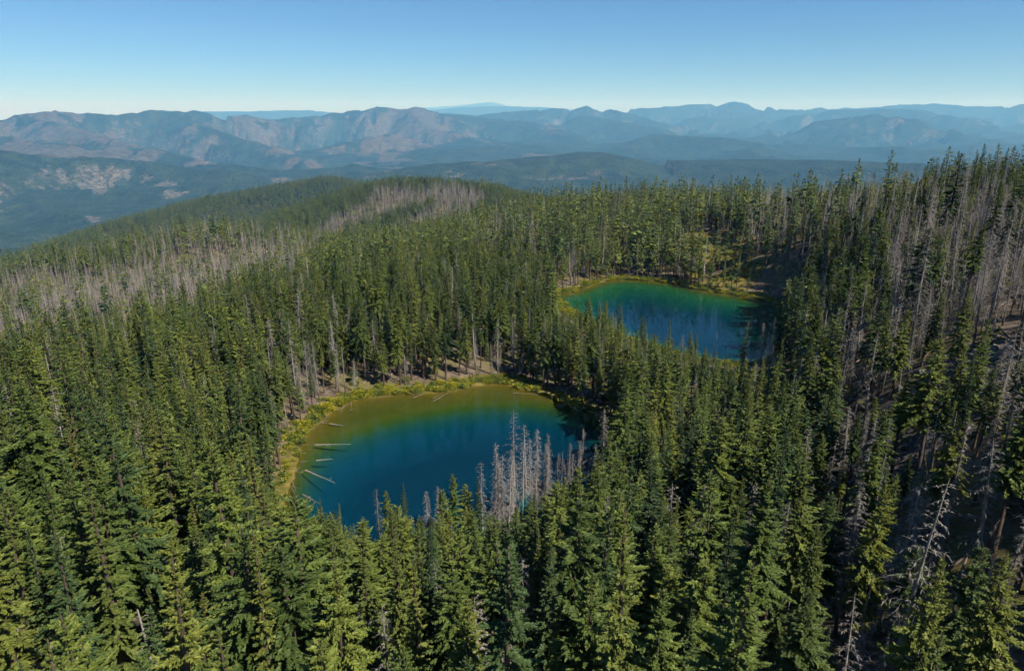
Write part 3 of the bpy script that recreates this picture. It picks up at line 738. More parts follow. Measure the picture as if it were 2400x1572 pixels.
zone((jx > 1800) & (jy >= 930), .42, .28)
zone((jx > 2000) & (jy >= 1080), .34, .38)
zone((jx > 1560) & (jx < 1850) & (jy > 1380), .40, .28)
zone(inpoly([(2120,865),(2420,840),(2420,1060),(2280,1070),(2130,1010)], bx_, by_), .34, .24, .8)
# thin margin of the near lake on its left and back shores
angn = np.arctan2(ty - NC[1], tx - NC[0])
marg = (angn > 1.15) & (angn < 3.6)
zone(marg & (tsn < 15), .46, .30)
zone((tsn < 3.0) | (tsf < 3.0), 0, 0)
zone(marg & (tsn < 4.8), 0, 0)
angf = np.arctan2(ty - FC[1], tx - FC[0])
zone((angf > 2.2) & (angf < 3.5) & (tsf < 5), 0, 0); zone((angf > 2.2) & (angf < 3.3) & (tsf > 5) & (tsf < 30), .45, .35)
for q, rr_ in zip(mp_, (17, 13, 8, 13)):
    zone(np.hypot(tx - q[0], ty - q[1]) < rr_, .05, .0, .5)
zone(inpoly([(1660,655),(1850,640),(1870,720),(1760,700)], bx_, by_), .08, 0, .45)
zone(inpoly([(1150,1215),(1430,1120),(1450,1190),(1300,1270),(1150,1290)], bx_, by_), .55, .15, .6)
front = sstep(150, 90, np.hypot(tx, ty)) * sstep(-75, -20, tx) + .35 * sstep(150, 90, np.hypot(tx, ty)) * sstep(-20, -75, tx)        # older, larger trees on the slope nearest the camera
live *= 1 - .20 * front; dead *= 1 - .15 * front; hsc *= 1 + .16 * front
u = rng.uniform(0, 1, tx.shape)
is_live = u < live; is_dead = (~is_live) & (u < live + dead)
hh = HN * hsc * np.where(is_live, rng.normal(.92, .21, tx.shape), rng.normal(.80, .19, tx.shape)) * (.86 + .28 * fbm(tx, ty, 40, 2, 99))
hh = np.clip(np.where(is_dead, hh / (1 + .2 * front), hh), 7, 38)
# young trees in the gaps
young = is_live & (rng.uniform(0, 1, tx.shape) < .15); hh[young] *= rng.uniform(.4, .65, int(young.sum()))
# front-row trees must not stand taller than the fringe seen against the water
def fringe(poly_px, lake_ymin, x0, x1, front):
    global is_live, is_dead, hh
    fx = np.array([p[0] for p in poly_px]); fy = np.array([p[1] for p in poly_px])
    tipx, tipy, _ = project(np.c_[tx, ty, tz + hh])
    lim = np.interp(tipx, fx, fy) + rng.uniform(0, 26, tx.shape)
    bad = front & (tipx > x0) & (tipx < x1) & (tipy < lim) & (is_live | is_dead)
    # height that brings the tip down to the limit
    need = np.array([CAMZ + ray(a, b)[2] * (ty_ / ray(a, b)[1]) for a, b, ty_ in zip(tipx[bad], lim[bad], ty[bad])]) - tz[bad]
    i = np.where(bad)[0]
    is_live[i[need < 9]] = False; is_dead[i[need < 9]] = False
    hh[i] = np.where(need < 9, hh[i], np.minimum(hh[i], need))
fringe([(640,1180),(700,1200),(747,1190),(790,1200),(830,1240),(880,1240),(920,1185),(990,1205),(1040,1185),(1100,1180),(1130,1180),(1160,1195),(1250,1165),(1300,1135),(1350,1105),(1400,1075),(1440,1005)],
       0, 645, 1436, (ty < NC[1]) & (bx_ > 600) & (tsn > 0) & (by_ > 1000))
fringe([(1300,705),(1340,730),(1380,722),(1440,730),(1480,770),(1520,775),(1560,785),(1600,800),(1650,806),(1700,822),(1740,838),(1790,835),(1830,800),(1852,730)],
       0, 1305, 1852, (ty < FC[1]) & (tsf > 0) & (by_ > 700))

# trees read off one by one: (tip x, tip y, foot y)
LIVE_MARK = [(948,1127,1330),(921,1146,1335),(1057,1108,1262),(1045,1147,1350),(1123,1120,1345),(1087,1137,1340),(844,1213,1330),(747,1163,1318),(789,1174,1325),(1349,1091,1262),
             (1353,703,812),(1382,694,815),(1404,707,818),(1422,704,808),(1454,709,830),(1504,737,838),(1516,746,850),(1571,749,868),(1623,776,872),(1635,779,876),(1751,751,870),(1840,707,850),
             (1700,615,676),(1770,603,655),(1295,1190,1500),(1345,1160,1440),(1430,1010,1180),(2253,348,500),(2138,362,505),(2390,350,500),(2010,395,505),(2075,405,505),(2130,885,1080),(2250,935,1100),
             (345,1360,1680),(560,1340,1720),(440,1175,1500),(320,1060,1330),(610,1130,1330),(155,930,1200),(1735,1120,1420),(1900,1250,1600),(1940,1470,1750),(1635,1470,1700),(1180,1330,1600)]
DEAD_MARK = [(1156,1033,1262,'fuzzy'),(1180,1061,1262,'fuzzy'),(1192,1084,1275,'sparse'),(1210,960,1205,'sparse'),(1235,995,1200,'sparse'),(1246,1028,1205,'fuzzy'),(1266,1002,1190,'fuzzy'),(1274,1034,1192,'fuzzy'),
             (1291,1016,1185,'fuzzy'),(1317,1040,1172,'pole'),(1332,1037,1165,'fuzzy'),(1355,1032,1150,'sparse'),(1372,1004,1135,'fuzzy'),(1383,1051,1140,'fuzzy'),(1418,958,1110,'fuzzy'),(1408,1071,1150,'fuzzy'),
             (1130,1083,1290,'sparse'),(882,1145,1315,'sparse'),(1020,1138,1300,'fuzzy'),(1005,1150,1305,'fuzzy'),(1300,1060,1185,'sparse'),(1222,1060,1215,'pole'),(1205,1100,1270,'pole'),
             (1168,1075,1268,'fuzzy'),(1200,1050,1225,'fuzzy'),(1226,1035,1215,'sparse'),(1256,1050,1210,'fuzzy'),(1282,1060,1200,'fuzzy'),(1303,1045,1190,'pole'),(1325,1070,1180,'fuzzy'),(1345,1060,1165,'sparse'),(1362,1050,1155,'fuzzy'),(1395,1040,1140,'fuzzy'),(1245,1090,1230,'pole'),(1290,1095,1215,'sparse'),
             (1794,756,868,'fuzzy'),(1706,788,868,'pole'),(1603,782,868,'sparse'),(1679,776,868,'sparse'),(1820,745,860,'sparse'),
             (1420,1175,1480,'sparse'),(1033,1315,1640,'sparse'),(2065,1295,1600,'broken'),(2195,1100,1600,'sparse'),(2385,1030,1500,'sparse'),(2040,1050,1380,'fuzzy'),(1840,1165,1480,'fuzzy'),(895,1420,1680,'fuzzy'),(980,1385,1700,'pole'),
             (345,1520,1700,'broken'),(1010,1270,1290,'fuzzy'),(1355,1335,1620,'pole'),(2360,1235,1600,'pole'),(2155,1130,1500,'fuzzy'),(520,1205,1480,'sparse'),(420,1320,1640,'sparse'),(160,1210,1450,'sparse'),(2390,1180,1560,'fuzzy')]
def foot_of(px, py, fy):
    """ground point whose plumb line passes through the sighting of the tip"""
    d = ray(px, py); f = at(np.clip(px + (px - 1200) * -.04, 0, 2400), min(fy, 1760))
    y = f[1]; x = d[0] / d[1] * y
    z = float(height(np.array([x]), np.array([y]))[0]); return np.array([x, y, z]), CAMZ + d[2] / d[1] * y - z
mk = []
for a in LIVE_MARK:
    p, h_ = foot_of(*a)
    if 6 < h_ < 40: mk.append((p, h_, 'live', None))
for a in DEAD_MARK:
    p, h_ = foot_of(a[0], a[1], a[2] + (18 if 1140 < a[0] < 1430 and a[2] < 1300 else 0))
    if 5 < h_ < 40: mk.append((p, h_, 'dead', a[3]))
mx_ = np.array([q[0][0] for q in mk]); my_ = np.array([q[0][1] for q in mk])
near_mark = (np.hypot(tx[:, None] - mx_[None], ty[:, None] - my_[None]) < 2.2).any(1)
is_live &= ~near_mark; is_dead &= ~near_mark

T = []   # x y z h kind variant rot marked
tone_of = [s_[2] for s_ in LIVE_SPEC]
wide_open = [i for i, s_ in enumerate(LIVE_SPEC) if s_[1] >= .28]; dense = [i for i, s_ in enumerate(LIVE_SPEC) if s_[1] < .37]
vr = random.Random(5)
openness = sstep(.68, .4, live)
for i in np.where(is_live)[0]:
    v = vr.choice(wide_open) if vr.random() < openness[i] else vr.choice(dense)
    if bx_[i] > 1750 and by_[i] > 960 and vr.random() < .75: v = vr.choice([k for k, s_ in enumerate(LIVE_SPEC) if s_[1] >= .36])
    if bx_[i] > 1500 and vr.random() < .35 and tone_of[v] == 'yellow': v = vr.choice([k for k in range(NL) if tone_of[k] != 'yellow'])
    T.append((tx[i], ty[i], tz[i], hh[i], 0, v, 0))
for i in np.where(is_dead)[0]:
    T.append((tx[i], ty[i], tz[i], hh[i], 1, vr.choice([3, 7, 3, 7, 5, 1, 4, 8, 0, 2] if (bx_[i] > 1500 and by_[i] > 1000) else [0, 1, 2, 3, 4, 6, 7, 8, 9, 5] if not left_dead[i] else [0, 1, 2, 4, 6, 8, 9, 3]), 0))
for p, h_, kd, st in mk:
    v = vr.choice(dense) if kd == 'live' else vr.choice([k for k, s_ in enumerate(DEAD_SPEC) if s_ == st])
    T.append((p[0], p[1], p[2], h_, 0 if kd == 'live' else 1, v, 1))
T = np.array(T)
fat = np.where(T[:, 4] == 0, rng.uniform(.72, 1.28, len(T)), rng.uniform(.8, 1.1, len(T)))
sz = T[:, 3] / HN; sxy = np.clip(sz, .55, 1.5) * fat
spin = rng.uniform(0, 6.283, len(T)); lean = np.where(T[:, 4] == 0, rng.normal(0, .025, len(T)), rng.normal(0, .035, len(T)))
# how much of each tree shows: coarse front-to-back cover count
G = 5; gw, gh = int(W0 / G), int(H0 / G); cover = np.zeros((gh, gw), bool)
dist = np.linalg.norm(T[:, :3] + np.array([0, 0, 10]) - CAM, axis=1)
footx, footy, _ = project(T[:, :3]); ppx, ppy, _ = project(T[:, :3] + np.c_[np.zeros(len(T)), np.zeros(len(T)), T[:, 3]])
vis = np.zeros(len(T))
for i in np.argsort(dist):
    if dist[i] > 330: break
    x0, y0, x1, y1 = ppx[i] / G, ppy[i] / G, footx[i] / G, footy[i] / G
    if x0 < -20 or x0 > gw + 20 or y0 > gh or y1 < 0: continue
    wd = 2.6 * sxy[i] * FPX / dist[i] / G; cb = LIVE_SPEC[int(T[i, 5])][1] if T[i, 4] == 0 else .0
    ys = np.arange(max(0, int(y0)), min(gh, int(y1) + 1))
    for yq in ys:
        f = (yq - y0) / max(y1 - y0, 1e-6)
        if f > 1 - cb: hw = .4
        else: hw = max(.5, wd * min(1, (f / (1 - cb)) ** .8) * (1 if T[i, 4] == 0 else .45))
        cxq = x0 + (x1 - x0) * f
        a_, b_ = int(max(0, cxq - hw)), int(min(gw, cxq + hw + 1))
        if b_ > a_:
            vis[i] += (~cover[yq, a_:b_]).sum()
            if T[i, 4] == 0 and f > .02: cover[yq, a_:b_] = True
vis += T[:, 6] * 1e6 * (vis > 3)
chosen = np.zeros(len(T), bool)
for kd in (0, 1):
    c = np.where((T[:, 4] == kd) & (vis > 8))[0]
    chosen[c[np.argsort(-vis[c])][:298]] = True

def lod_of(d): return np.where(d < 125, 0, np.where(d < 400, 1, 2))
for kd, col, nm, lb, ct, nv in ((0, live_col, 'conifer_forest', 'dense green conifer forest round both lakes and over the hills', 'forest', NL), (1, dead_col, 'dead_forest', 'grey dead standing trees scattered through the burnt parts of the forest', 'forest', ND)):
    s_ = (T[:, 4] == kd) & ~chosen
    lo = lod_of(dist[s_])
    scatter(nm, col, T[s_, :3], T[s_, 5].astype(int) + lo * nv, np.c_[lean[s_], lean[s_][::-1], spin[s_]], np.c_[sxy[s_], sxy[s_], sz[s_]], lb, ct)

# ------------------------------------------------------------------ far woods on the ridge beyond (single trees still show)
def polar_pts(nn, r0, r1, seed):
    r = np.random.default_rng(seed); a = np.radians(r.uniform(-41, 41, nn)); q = np.sqrt(r.uniform(r0 * r0, r1 * r1, nn)); return q * np.sin(a), q * np.cos(a)
fx1, fy1 = polar_pts(60000, 1070, 1700, 3); fx2, fy2 = polar_pts(110000, 1700, 3300, 4)
fx = np.r_[fx1, fx2]; fy = np.r_[fy1, fy2]
fz, fk, _, _, ft = height(fx, fy, True)
s_ = seen_over_ground(fx, fy, fz + 16)
fx, fy, fz, fk = fx[s_], fy[s_], fz[s_], fk[s_]; fr_ = np.hypot(fx, fy)
qx, qy, _ = project(np.c_[fx, fy, fz])
fj = (fbm(fx, fy, 60, 3, 12) - .5) * 40
greyz = inpoly([(720,590),(780,525),(890,455),(1010,448),(1110,458),(1150,484),(1080,530),(960,580),(840,605)], qx + fj, qy + fj * .4) & (fr_ < 1750)
band = inpoly([(770,585),(830,548),(940,503),(1010,482),(1030,495),(960,520),(890,580)], qx + fj * .5, qy + fj * .2) & (fr_ < 1750)
n_b = fbm(fx, fy, 260, 4, 57); n_a = fbm(fx, fy, 700, 5, 41)
bare = (n_a * .5 + n_b * .5 > .64) & ~greyz & (fr_ > 2600)
u = rng.uniform(0, 1, fx.shape)
fl = np.where(greyz & ~band, u < .10, u < .97) & ~bare; fd = (greyz & ~band & (u > .35)) | (~greyz & (u > .985)) | (bare & (u < .25))
def far_scatter(nm, col, s, nv, base, lb):
    k = int(s.sum()); hz_ = np.clip(rng.normal(1.0, .18, k), .5, 1.5); w_ = hz_ * rng.uniform(.9, 1.3, k) * np.where(fr_[s] > 3300, 1.5, 1.0)
    scatter(nm, col, np.c_[fx[s], fy[s], fz[s]], base + rng.integers(0, nv, k), np.c_[np.zeros(k), np.zeros(k), rng.uniform(0, 6.28, k)], np.c_[w_, w_, hz_ * .95], lb, 'forest')
far_scatter('distant_conifer_forest', live_col, fl, NL, 2 * NL, 'distant dark green conifer woods on the ridge beyond the near forest')
far_scatter('distant_dead_forest', dead_col, fd, ND, 2 * ND, 'distant grey burnt trees on the hill beyond the near forest')
print('TREES', len(T), 'live', int((T[:, 4] == 0).sum()), 'chosen', int(chosen.sum()), 'far', int(fl.sum()), int(fd.sum()))

# ------------------------------------------------------------------ single trees
def thing(name, loc, label, cat_, group=None):
    o = bpy.data.objects.new(name, None); root_col.objects.link(o); o.location = loc; o.empty_display_size = .5
    o['label'] = label; o['category'] = cat_
    if group: o['group'] = group
    return o
def part(name, me, parent):
    o = bpy.data.objects.new(name, me); root_col.objects.link(o); o.parent = parent; return o
ORD = ['', 'first', 'second', 'third', 'fourth', 'fifth', 'sixth', 'seventh', 'eighth', 'ninth', 'tenth', 'eleventh', 'twelfth', 'thirteenth', 'fourteenth', 'fifteenth', 'sixteenth', 'seventeenth', 'eighteenth', 'nineteenth', 'twentieth']
TENS = {2: 'twenty', 3: 'thirty', 4: 'forty', 5: 'fifty', 6: 'sixty', 7: 'seventy', 8: 'eighty', 9: 'ninety'}
def ordinal(k):
    if k <= 20: return ORD[k]
    a, b = divmod(k, 10); return (TENS[a] + '-' + ORD[b]) if b else TENS[a][:-1] + 'ieth'
def where_(px, py, x, y):
    """named place of a tree, from its foot"""
    if px > 1800 and py < 640: return 'on the burnt hillside skyline'
    if px > 1840 and py < 1020: return 'on the steep burnt hillside'
    if px > 1840: return 'in the open stand below hillside'
    if y > NC[1] and px > 1180 and py < 1010: return 'between the two lakes'
    if y > NC[1] - 20 and px < 720: return 'on the slope beside near lake'
    if py < 960: return 'behind the near lake'
    if px < 640: return 'low on the slope beside near lake'
    if px > 1440: return 'in stand between near lake and hillside'
    if py < 1330: return 'on the near lake\'s front shore'
    return 'in the stand before near lake'
ci = np.where(chosen)[0]
buckets = {}
for i in ci:
    kd = int(T[i, 4]); v = int(T[i, 5])
    size = 'tall' if T[i, 3] > 24 else ('short' if T[i, 3] < 16.5 else 'medium')
    look = {'yellow': 'yellow-green', 'mid': 'mid-green', 'dark': 'blue-green'}[tone_of[v]] if kd == 0 else {'fuzzy': 'densely-twigged grey', 'sparse': 'thinly-branched grey', 'pole': 'nearly-bare grey', 'broken': 'broken-topped grey'}[DEAD_SPEC[v]]
    buckets.setdefault((kd, size, look, where_(footx[i], footy[i], T[i, 0], T[i, 1])), []).append(i)
brown_at = []
for (kd, size, look, plc), mem in buckets.items():
    mem.sort(key=lambda i: ppx[i])
    for k, i in enumerate(mem):
        noun = 'conifer' if kd == 0 else 'dead tree'
        if len(mem) == 1: lb = 'only %s %s %s %s' % (size, look, noun, plc)
        else: lb = '%s from left of %s %s %ss %s' % (ordinal(k + 1), size, look, noun, plc)
        o = thing('conifer_tree' if kd == 0 else 'dead_tree', T[i, :3], lb, noun, 'green conifers that can be told apart' if kd == 0 else 'grey dead trees that can be told apart')
        o.rotation_euler = (lean[i], lean[i] * .6, spin[i]); o.scale = (sxy[i], sxy[i], sz[i])
        a_, b_ = (live_hi if kd == 0 else dead_hi)[int(T[i, 5])]
        part('trunk', a_, o); part('crown' if kd == 0 else 'bare_crown', b_, o)
#@@SMALL

# ------------------------------------------------------------------ browned conifers
def brown_mesh(seed):
    r = np.random.default_rng(seed)
    V1, F1, path = trunk_geo(r, HN, .27, 8, 10, .3)
    V2, F2, T2 = conifer_crown(r, path, HN, 2.3, .22, 90, 22, .95, .4, .85)
    Vb, Fb = bare_branches(r, path, HN, .2, .98, 90, 2.1, .035, 3, 4, .5)
    return mesh_from('brown_trunk', *cat([(V1, F1), (Vb, Fb)]), [M['dead_twig']]), mesh_from('brown_crown', V2, F2, [M['needle_brown']], tint=T2)
for k, (px, py, fy, lb) in enumerate([(25,1395,1740,'large browned conifer with dead needles in the lower left corner'), (498,1350,1560,'slim rust-brown dying conifer among green trees on the lower left'),
                                      (648,1512,1740,'rust-brown dying tree top at the bottom edge of the stand'), (1395,1150,1330,'thin browned conifer beside the grey snags by the near lake'), (1015,1225,1370,'small browned conifer among the front shore trees')]):
    p, h_ = foot_of(px, py, fy); h_ = float(np.clip(h_, 8, 30))
    o = thing('browned_conifer', p, lb, 'conifer'); a_, b_ = brown_mesh(900 + k)
    s0 = h_ / HN; wf = 1.15 if k == 0 else .6
    o.scale = (s0 * wf, s0 * wf, s0); o.rotation_euler = (0, 0, k * 1.3)
    part('trunk', a_, o); part('crown', b_, o)

# ------------------------------------------------------------------ logs
def log_mesh(seed, sides=8):
    r = np.random.default_rng(seed)
    t = np.linspace(0, 1, 7); path = np.c_[t, r.normal(0, .006, 7), r.normal(0, .004, 7)]
    rad = np.linspace(1.0, .45, 7) * (1 + r.normal(0, .05, 7))
    th = np.arange(sides) * 2 * pi / sides
    V = np.stack([np.repeat(path[:, 0], sides), path[:, 1].repeat(sides) * 20 + np.tile(np.cos(th), 7) * rad.repeat(sides), path[:, 2].repeat(sides) * 20 + np.tile(np.sin(th), 7) * rad.repeat(sides)], -1)
    idx = np.arange(7 * sides).reshape(7, sides)
    Fs = np.stack([idx[:-1], np.roll(idx[:-1], -1, 1), np.roll(idx[1:], -1, 1), idx[1:]], -1).reshape(-1, 4).tolist()
    Fs += [list(range(sides))[::-1], list(range(6 * sides, 7 * sides))]
    return V, Fs
LOGM = []
for k in range(5):
    V_, F_ = log_mesh(60 + k); LOGM.append(mesh_from('log_shape', V_, F_, [M['log']], smooth=False))
def stub_mesh(seed):
    """stubs of broken limbs along a log of unit length"""
    r = np.random.default_rng(seed); ps = []
    for i in range(9):
        t = r.uniform(.15, .95); a_ = r.uniform(0, 6.28); l_ = r.uniform(1.5, 4)
        ps.append(tube(np.array([[t, 0, 0], [t + .02 * l_ / 6, cos(a_) * l_ * .6, sin(a_) * l_ * .6], [t + .03 * l_ / 6, cos(a_) * l_, sin(a_) * l_]]), [.16, .12, .05], 3))
    V_, F_ = cat(ps); k_ = np.round(np.arange(len(V_)) // 9); c_ = np.array([V_[k_ == q, 0].mean() for q in range(9)])[k_.astype(int)]; V_[:, 0] = c_ + (V_[:, 0] - c_) * .05
    return mesh_from('stub_shape', V_, F_, [M['dead_twig']])
STUBM = [stub_mesh(70 + k) for k in range(4)]
def log(p, q, rad, label, group, k, stubs=True):
    p = np.asarray(p, float); q = np.asarray(q, float); d = q - p; ln = float(np.linalg.norm(d))
    o = thing('fallen_log', p, label, 'log', group)
    o.rotation_euler = (0, -math.asin(max(-1, min(1, d[2] / ln))), math.atan2(d[1], d[0])); o.scale = (ln, rad, rad)
    part('stem', LOGM[k % 5], o)
    if stubs: part('limb_stubs', STUBM[k % 4], o)
zs, ox, oy = .218, 640, 860
LK = [(690,465,825,392),(725,485,760,430),(840,375,838,455),(828,467,870,447),(880,412,915,398),(500,555,600,543),(515,568,565,566),(515,595,592,573),(525,598,612,612),(485,610,515,597),(450,640,525,637),
      (400,672,450,672),(300,835,385,836),(290,862,335,877),(318,925,365,925),(285,1018,375,1010),(235,1118,305,1135),(250,1115,285,1070),(300,1135,365,1095),(170,1268,305,1310),(205,1230,250,1340),(195,1290,240,1365),
      (180,1380,260,1465),(150,1432,270,1375),(240,1410,272,1372),(150,1435,230,1437),(1078,360,1095,320),(1130,330,1270,322),(1280,325,1292,292),(1485,288,1515,318),(1505,333,1625,288),(1530,280,1545,300)]
LK = [(ox + a * zs, oy + b * zs, ox + c * zs, oy + d * zs) for a, b, c, d in LK]
LK += [(600 + a * .378, 860 + b * .378, 600 + c * .378, 860 + d * .378) for a, b, c, d in [(1095,215,1205,152),(1098,194,1130,175),(1595,160,1740,170),(1690,150,1760,155),(970,165,982,185),(1120,150,1140,175)]]
LK += [(1250 + a * .2941, 600 + b * .2941, 1250 + c * .2941, 600 + d * .2941) for a, b, c, d in [(870,193,930,198),(562,214,582,203),(310,302,345,304),(1370,262,1440,268)]]
LK.sort()
nl = sum(1 for q in LK if q[1] > 800); c1 = c2 = 0
for k, (a, b, c, d) in enumerate(LK):
    P, Q = on_plane(a, b, .06), on_plane(c, d, .03)
    ln = np.linalg.norm(Q - P)
    if b > 800:
        c1 += 1; lb = '%s from left of the pale logs lying along the near lake shore' % ordinal(c1); gp = 'logs along the near lake shore'
    else:
        c2 += 1; lb = '%s from left of the pale logs on the far lake shore' % ordinal(c2); gp = 'logs along the far lake shore'
    log(P, Q, min(.14, .065 + ln * .005), lb, gp, k, ln > 5)
# sunken trunks in the clear shallows
SUNK = [(600 + a * .378, 860 + b * .378, 600 + c * .378, 860 + d * .378) for a, b, c, d in [(455,352,560,368),(365,482,590,478),(370,578,475,570),(305,640,490,718),(290,790,400,850),(280,850,345,890)]]
for k, (a, b, c, d) in enumerate(SUNK):
    P, Q = on_plane(a, b, -.1), on_plane(c, d, -1.4)
    log(P, Q, .26, '%s from left of the dark sunken trunks under near lake water' % ordinal(k + 1), 'sunken trunks in the near lake', k)
# trunks lying on the open ground of the hillside and the lower stand
lr = np.random.default_rng(77); spots = []
for (x0, x1, y0, y1, nn) in [(1950,2400,620,860,52),(1900,2400,1150,1560,34),(1600,1850,1380,1560,8),(740,1080,845,905,12),(2100,2390,490,560,8),(1900,2080,850,905,6)]:
    for k in range(nn): spots.append((lr.uniform(x0, x1), lr.uniform(y0, y1)))
spots.sort(); cnt = {}
for k, (px, py) in enumerate(spots):
    p = at(px, py); a_ = lr.uniform(0, pi); ln = lr.uniform(5, 14)
    q = p + np.array([cos(a_), sin(a_), 0]) * ln; q[2] = float(height(np.array([q[0]]), np.array([q[1]]))[0])
    plc = 'on the steep burnt hillside' if py < 910 and px > 1500 else ('on the bare bank behind the near lake' if px < 1500 else 'on the floor of the open stand')
    cnt[plc] = cnt.get(plc, 0) + 1
    log(p + [0, 0, .15], q + [0, 0, .15], lr.uniform(.16, .3), '%s from left of the fallen logs %s' % (ordinal(cnt[plc]), plc), 'fallen logs ' + plc, k)

# ------------------------------------------------------------------ shrubs
def shrub_mesh(seed, mat, nn=420, ln=.30):
    r = np.random.default_rng(seed)
    lobes = np.c_[r.normal(0, .55, (6, 2)), r.uniform(.45, .95, 6)]
    c = lobes[r.integers(0, 6, nn)]; d = r.normal(0, 1, (nn, 3)); d /= np.linalg.norm(d, axis=1)[:, None]
    p = c + d * (r.uniform(.3, 1, nn) ** .4)[:, None] * np.array([.55, .55, .45]); p[:, 2] = np.maximum(p[:, 2], .03)
    dd = d * .7 + r.normal(0, .5, (nn, 3)); dd /= np.linalg.norm(dd, axis=1)[:, None]
    V_, F_, T_ = sprays(r, p, dd, np.full(nn, ln) * r.uniform(.6, 1.3, nn), np.full(nn, ln * .36), r.uniform(0, .8, nn))
    return mesh_from('shrub_shape', V_, F_, [mat], tint=np.clip(T_, 0, 1))
shr = [shrub_mesh(30 + k, M['leaf_yellow' if k % 2 == 0 else 'leaf_green']) for k in range(6)]
low = [shrub_mesh(40 + k, M['leaf_green' if k != 1 else 'leaf_yellow'], 70, .55) for k in range(3)]
def stem_mesh(seed):
    r = np.random.default_rng(seed)
    return mesh_from('stem_shape', *cat([tube(np.array([[0, 0, -.2], [r.normal(0, .2), r.normal(0, .2), .5], [r.normal(0, .5), r.normal(0, .5), 1.0]]), [.05, .035, .015], 4) for _ in range(6)]), [M['bark']])
stm = [stem_mesh(50 + k) for k in range(3)]
SH = [(1248,874,1.6,'yellow'),(1238,866,1.3,'yellow'),(1262,890,1.2,'green'),(1140,893,1.5,'green'),(1158,888,1.4,'yellow'),(1060,905,1.3,'yellow'),(985,910,1.2,'yellow'),(950,895,1.5,'green'),(905,918,1.4,'yellow'),(870,925,1.3,'yellow'),
      (842,926,1.6,'yellow'),(815,932,1.5,'green'),(790,945,1.7,'yellow'),(768,958,1.6,'yellow'),(750,970,1.6,'green'),(735,985,1.5,'green'),(722,1002,1.6,'yellow'),(708,1015,1.5,'yellow'),(700,1040,1.3,'green'),(832,900,1.4,'green'),
      (1632,668,1.6,'green'),(1615,662,1.5,'yellow'),(1655,672,1.5,'green'),(1722,682,1.7,'green'),(1738,684,1.4,'yellow'),(1400,662,1.2,'yellow'),(1370,672,1.2,'green'),(1430,655,1.2,'green'),
      (2010,925,1.4,'yellow'),(2035,915,1.5,'orange'),(2180,820,1.5,'green'),(2080,790,1.3,'green'),(1930,935,1.2,'yellow'),(1345,1262,1.2,'yellow'),(2120,1480,1.2,'green'),(2300,1500,1.1,'yellow'),(2210,1420,1.1,'green'),(1900,1450,1.1,'yellow')]
SH.sort(); cs = {}
M['leaf_orange'] = needle_mat('leaves_rust', (.20, .055, .012), (.36, .12, .03), .2)
shr_o = shrub_mesh(39, M['leaf_orange'])
for k, (px, py, s_, tone) in enumerate(SH):
    p = at(px, py)
    plc = 'on the near lake shore' if px < 1300 and py > 800 else ('on the far lake shore' if px < 1800 and py < 800 else 'on the forest floor beyond the lakes')
    key = (tone, plc); cs[key] = cs.get(key, 0) + 1
    nm = {'yellow': 'yellow', 'green': 'yellow-green', 'orange': 'rust-red'}[tone]
    o = thing('shrub', p, '%s from left of the leafy %s shrubs %s' % (ordinal(cs[key]), nm, plc), 'shrub', 'shrubs ' + plc)
    o.scale = (s_, s_, s_ * .95); o.rotation_euler = (0, 0, k * 1.7)
    part('foliage', shr_o if tone == 'orange' else shr[(k % 3) * 2 + (0 if tone == 'yellow' else 1)], o); part('stems', stm[k % 3], o)
# ground cover along the shores and in the clearings
gr = np.random.default_rng(8)
cx_, cy_ = grid_pts(.95, -130, 170, 110, 430, 9)
sn_, sf_ = sdist(NEAR, cx_, cy_), sdist(FAR, cx_, cy_); sm = np.minimum(sn_, sf_)
near_marg = (np.arctan2(cy_ - NC[1], cx_ - NC[0]) > .9) & (np.arctan2(cy_ - NC[1], cx_ - NC[0]) < 3.4)
pr = np.where(sm < 3.3, .95, np.where(sm < 7, .25, .0)) * (sm > .15) * (.35 + 1.1 * sstep(.35, .6, fbm(cx_, cy_, 9, 3, 51))) * np.where((sn_ < 12) & ~near_marg, .25, 1)
for q, rr_ in zip(mp_, (20, 14, 9, 14)): pr = np.maximum(pr, (np.hypot(cx_ - q[0], cy_ - q[1]) < rr_) * .10)
s_ = gr.uniform(0, 1, cx_.shape) < pr
cx_, cy_ = cx_[s_], cy_[s_]; k = len(cx_); sc_ = gr.uniform(.5, 1.25, k)
gc = proto_collection('low_plant_kind', low + shr[:2])
scatter('shore_undergrowth', gc, np.c_[cx_, cy_, height(cx_, cy_)], gr.choice([0, 1, 2, 1, 3, 4, 0], k), np.c_[np.zeros(k), np.zeros(k), gr.uniform(0, 6.28, k)], np.c_[sc_, sc_, sc_ * .8], 'low yellow-green undergrowth fringing the lake shores', 'undergrowth')
# forest-floor plants and brush in the open stands
cx_, cy_ = grid_pts(1.7, 10, 200, 35, 260, 19); r_ = np.hypot(cx_, cy_)
pr = .42 * sstep(.44, .62, fbm(cx_, cy_, 14, 3, 52)); s_ = (gr.uniform(0, 1, cx_.shape) < pr) & (np.minimum(sdist(NEAR, cx_, cy_), sdist(FAR, cx_, cy_)) > 4) & (np.abs(np.degrees(np.arctan2(cx_, cy_))) < 44)
cx_, cy_ = cx_[s_], cy_[s_]; k = len(cx_); sc_ = gr.uniform(.3, .85, k)
scatter('forest_undergrowth', gc, np.c_[cx_, cy_, height(cx_, cy_)], gr.choice([0, 2, 0, 2, 1, 4], k), np.c_[np.zeros(k), np.zeros(k), gr.uniform(0, 6.28, k)], np.c_[sc_, sc_, sc_ * .6], 'patches of low green undergrowth on the open forest floor', 'undergrowth')
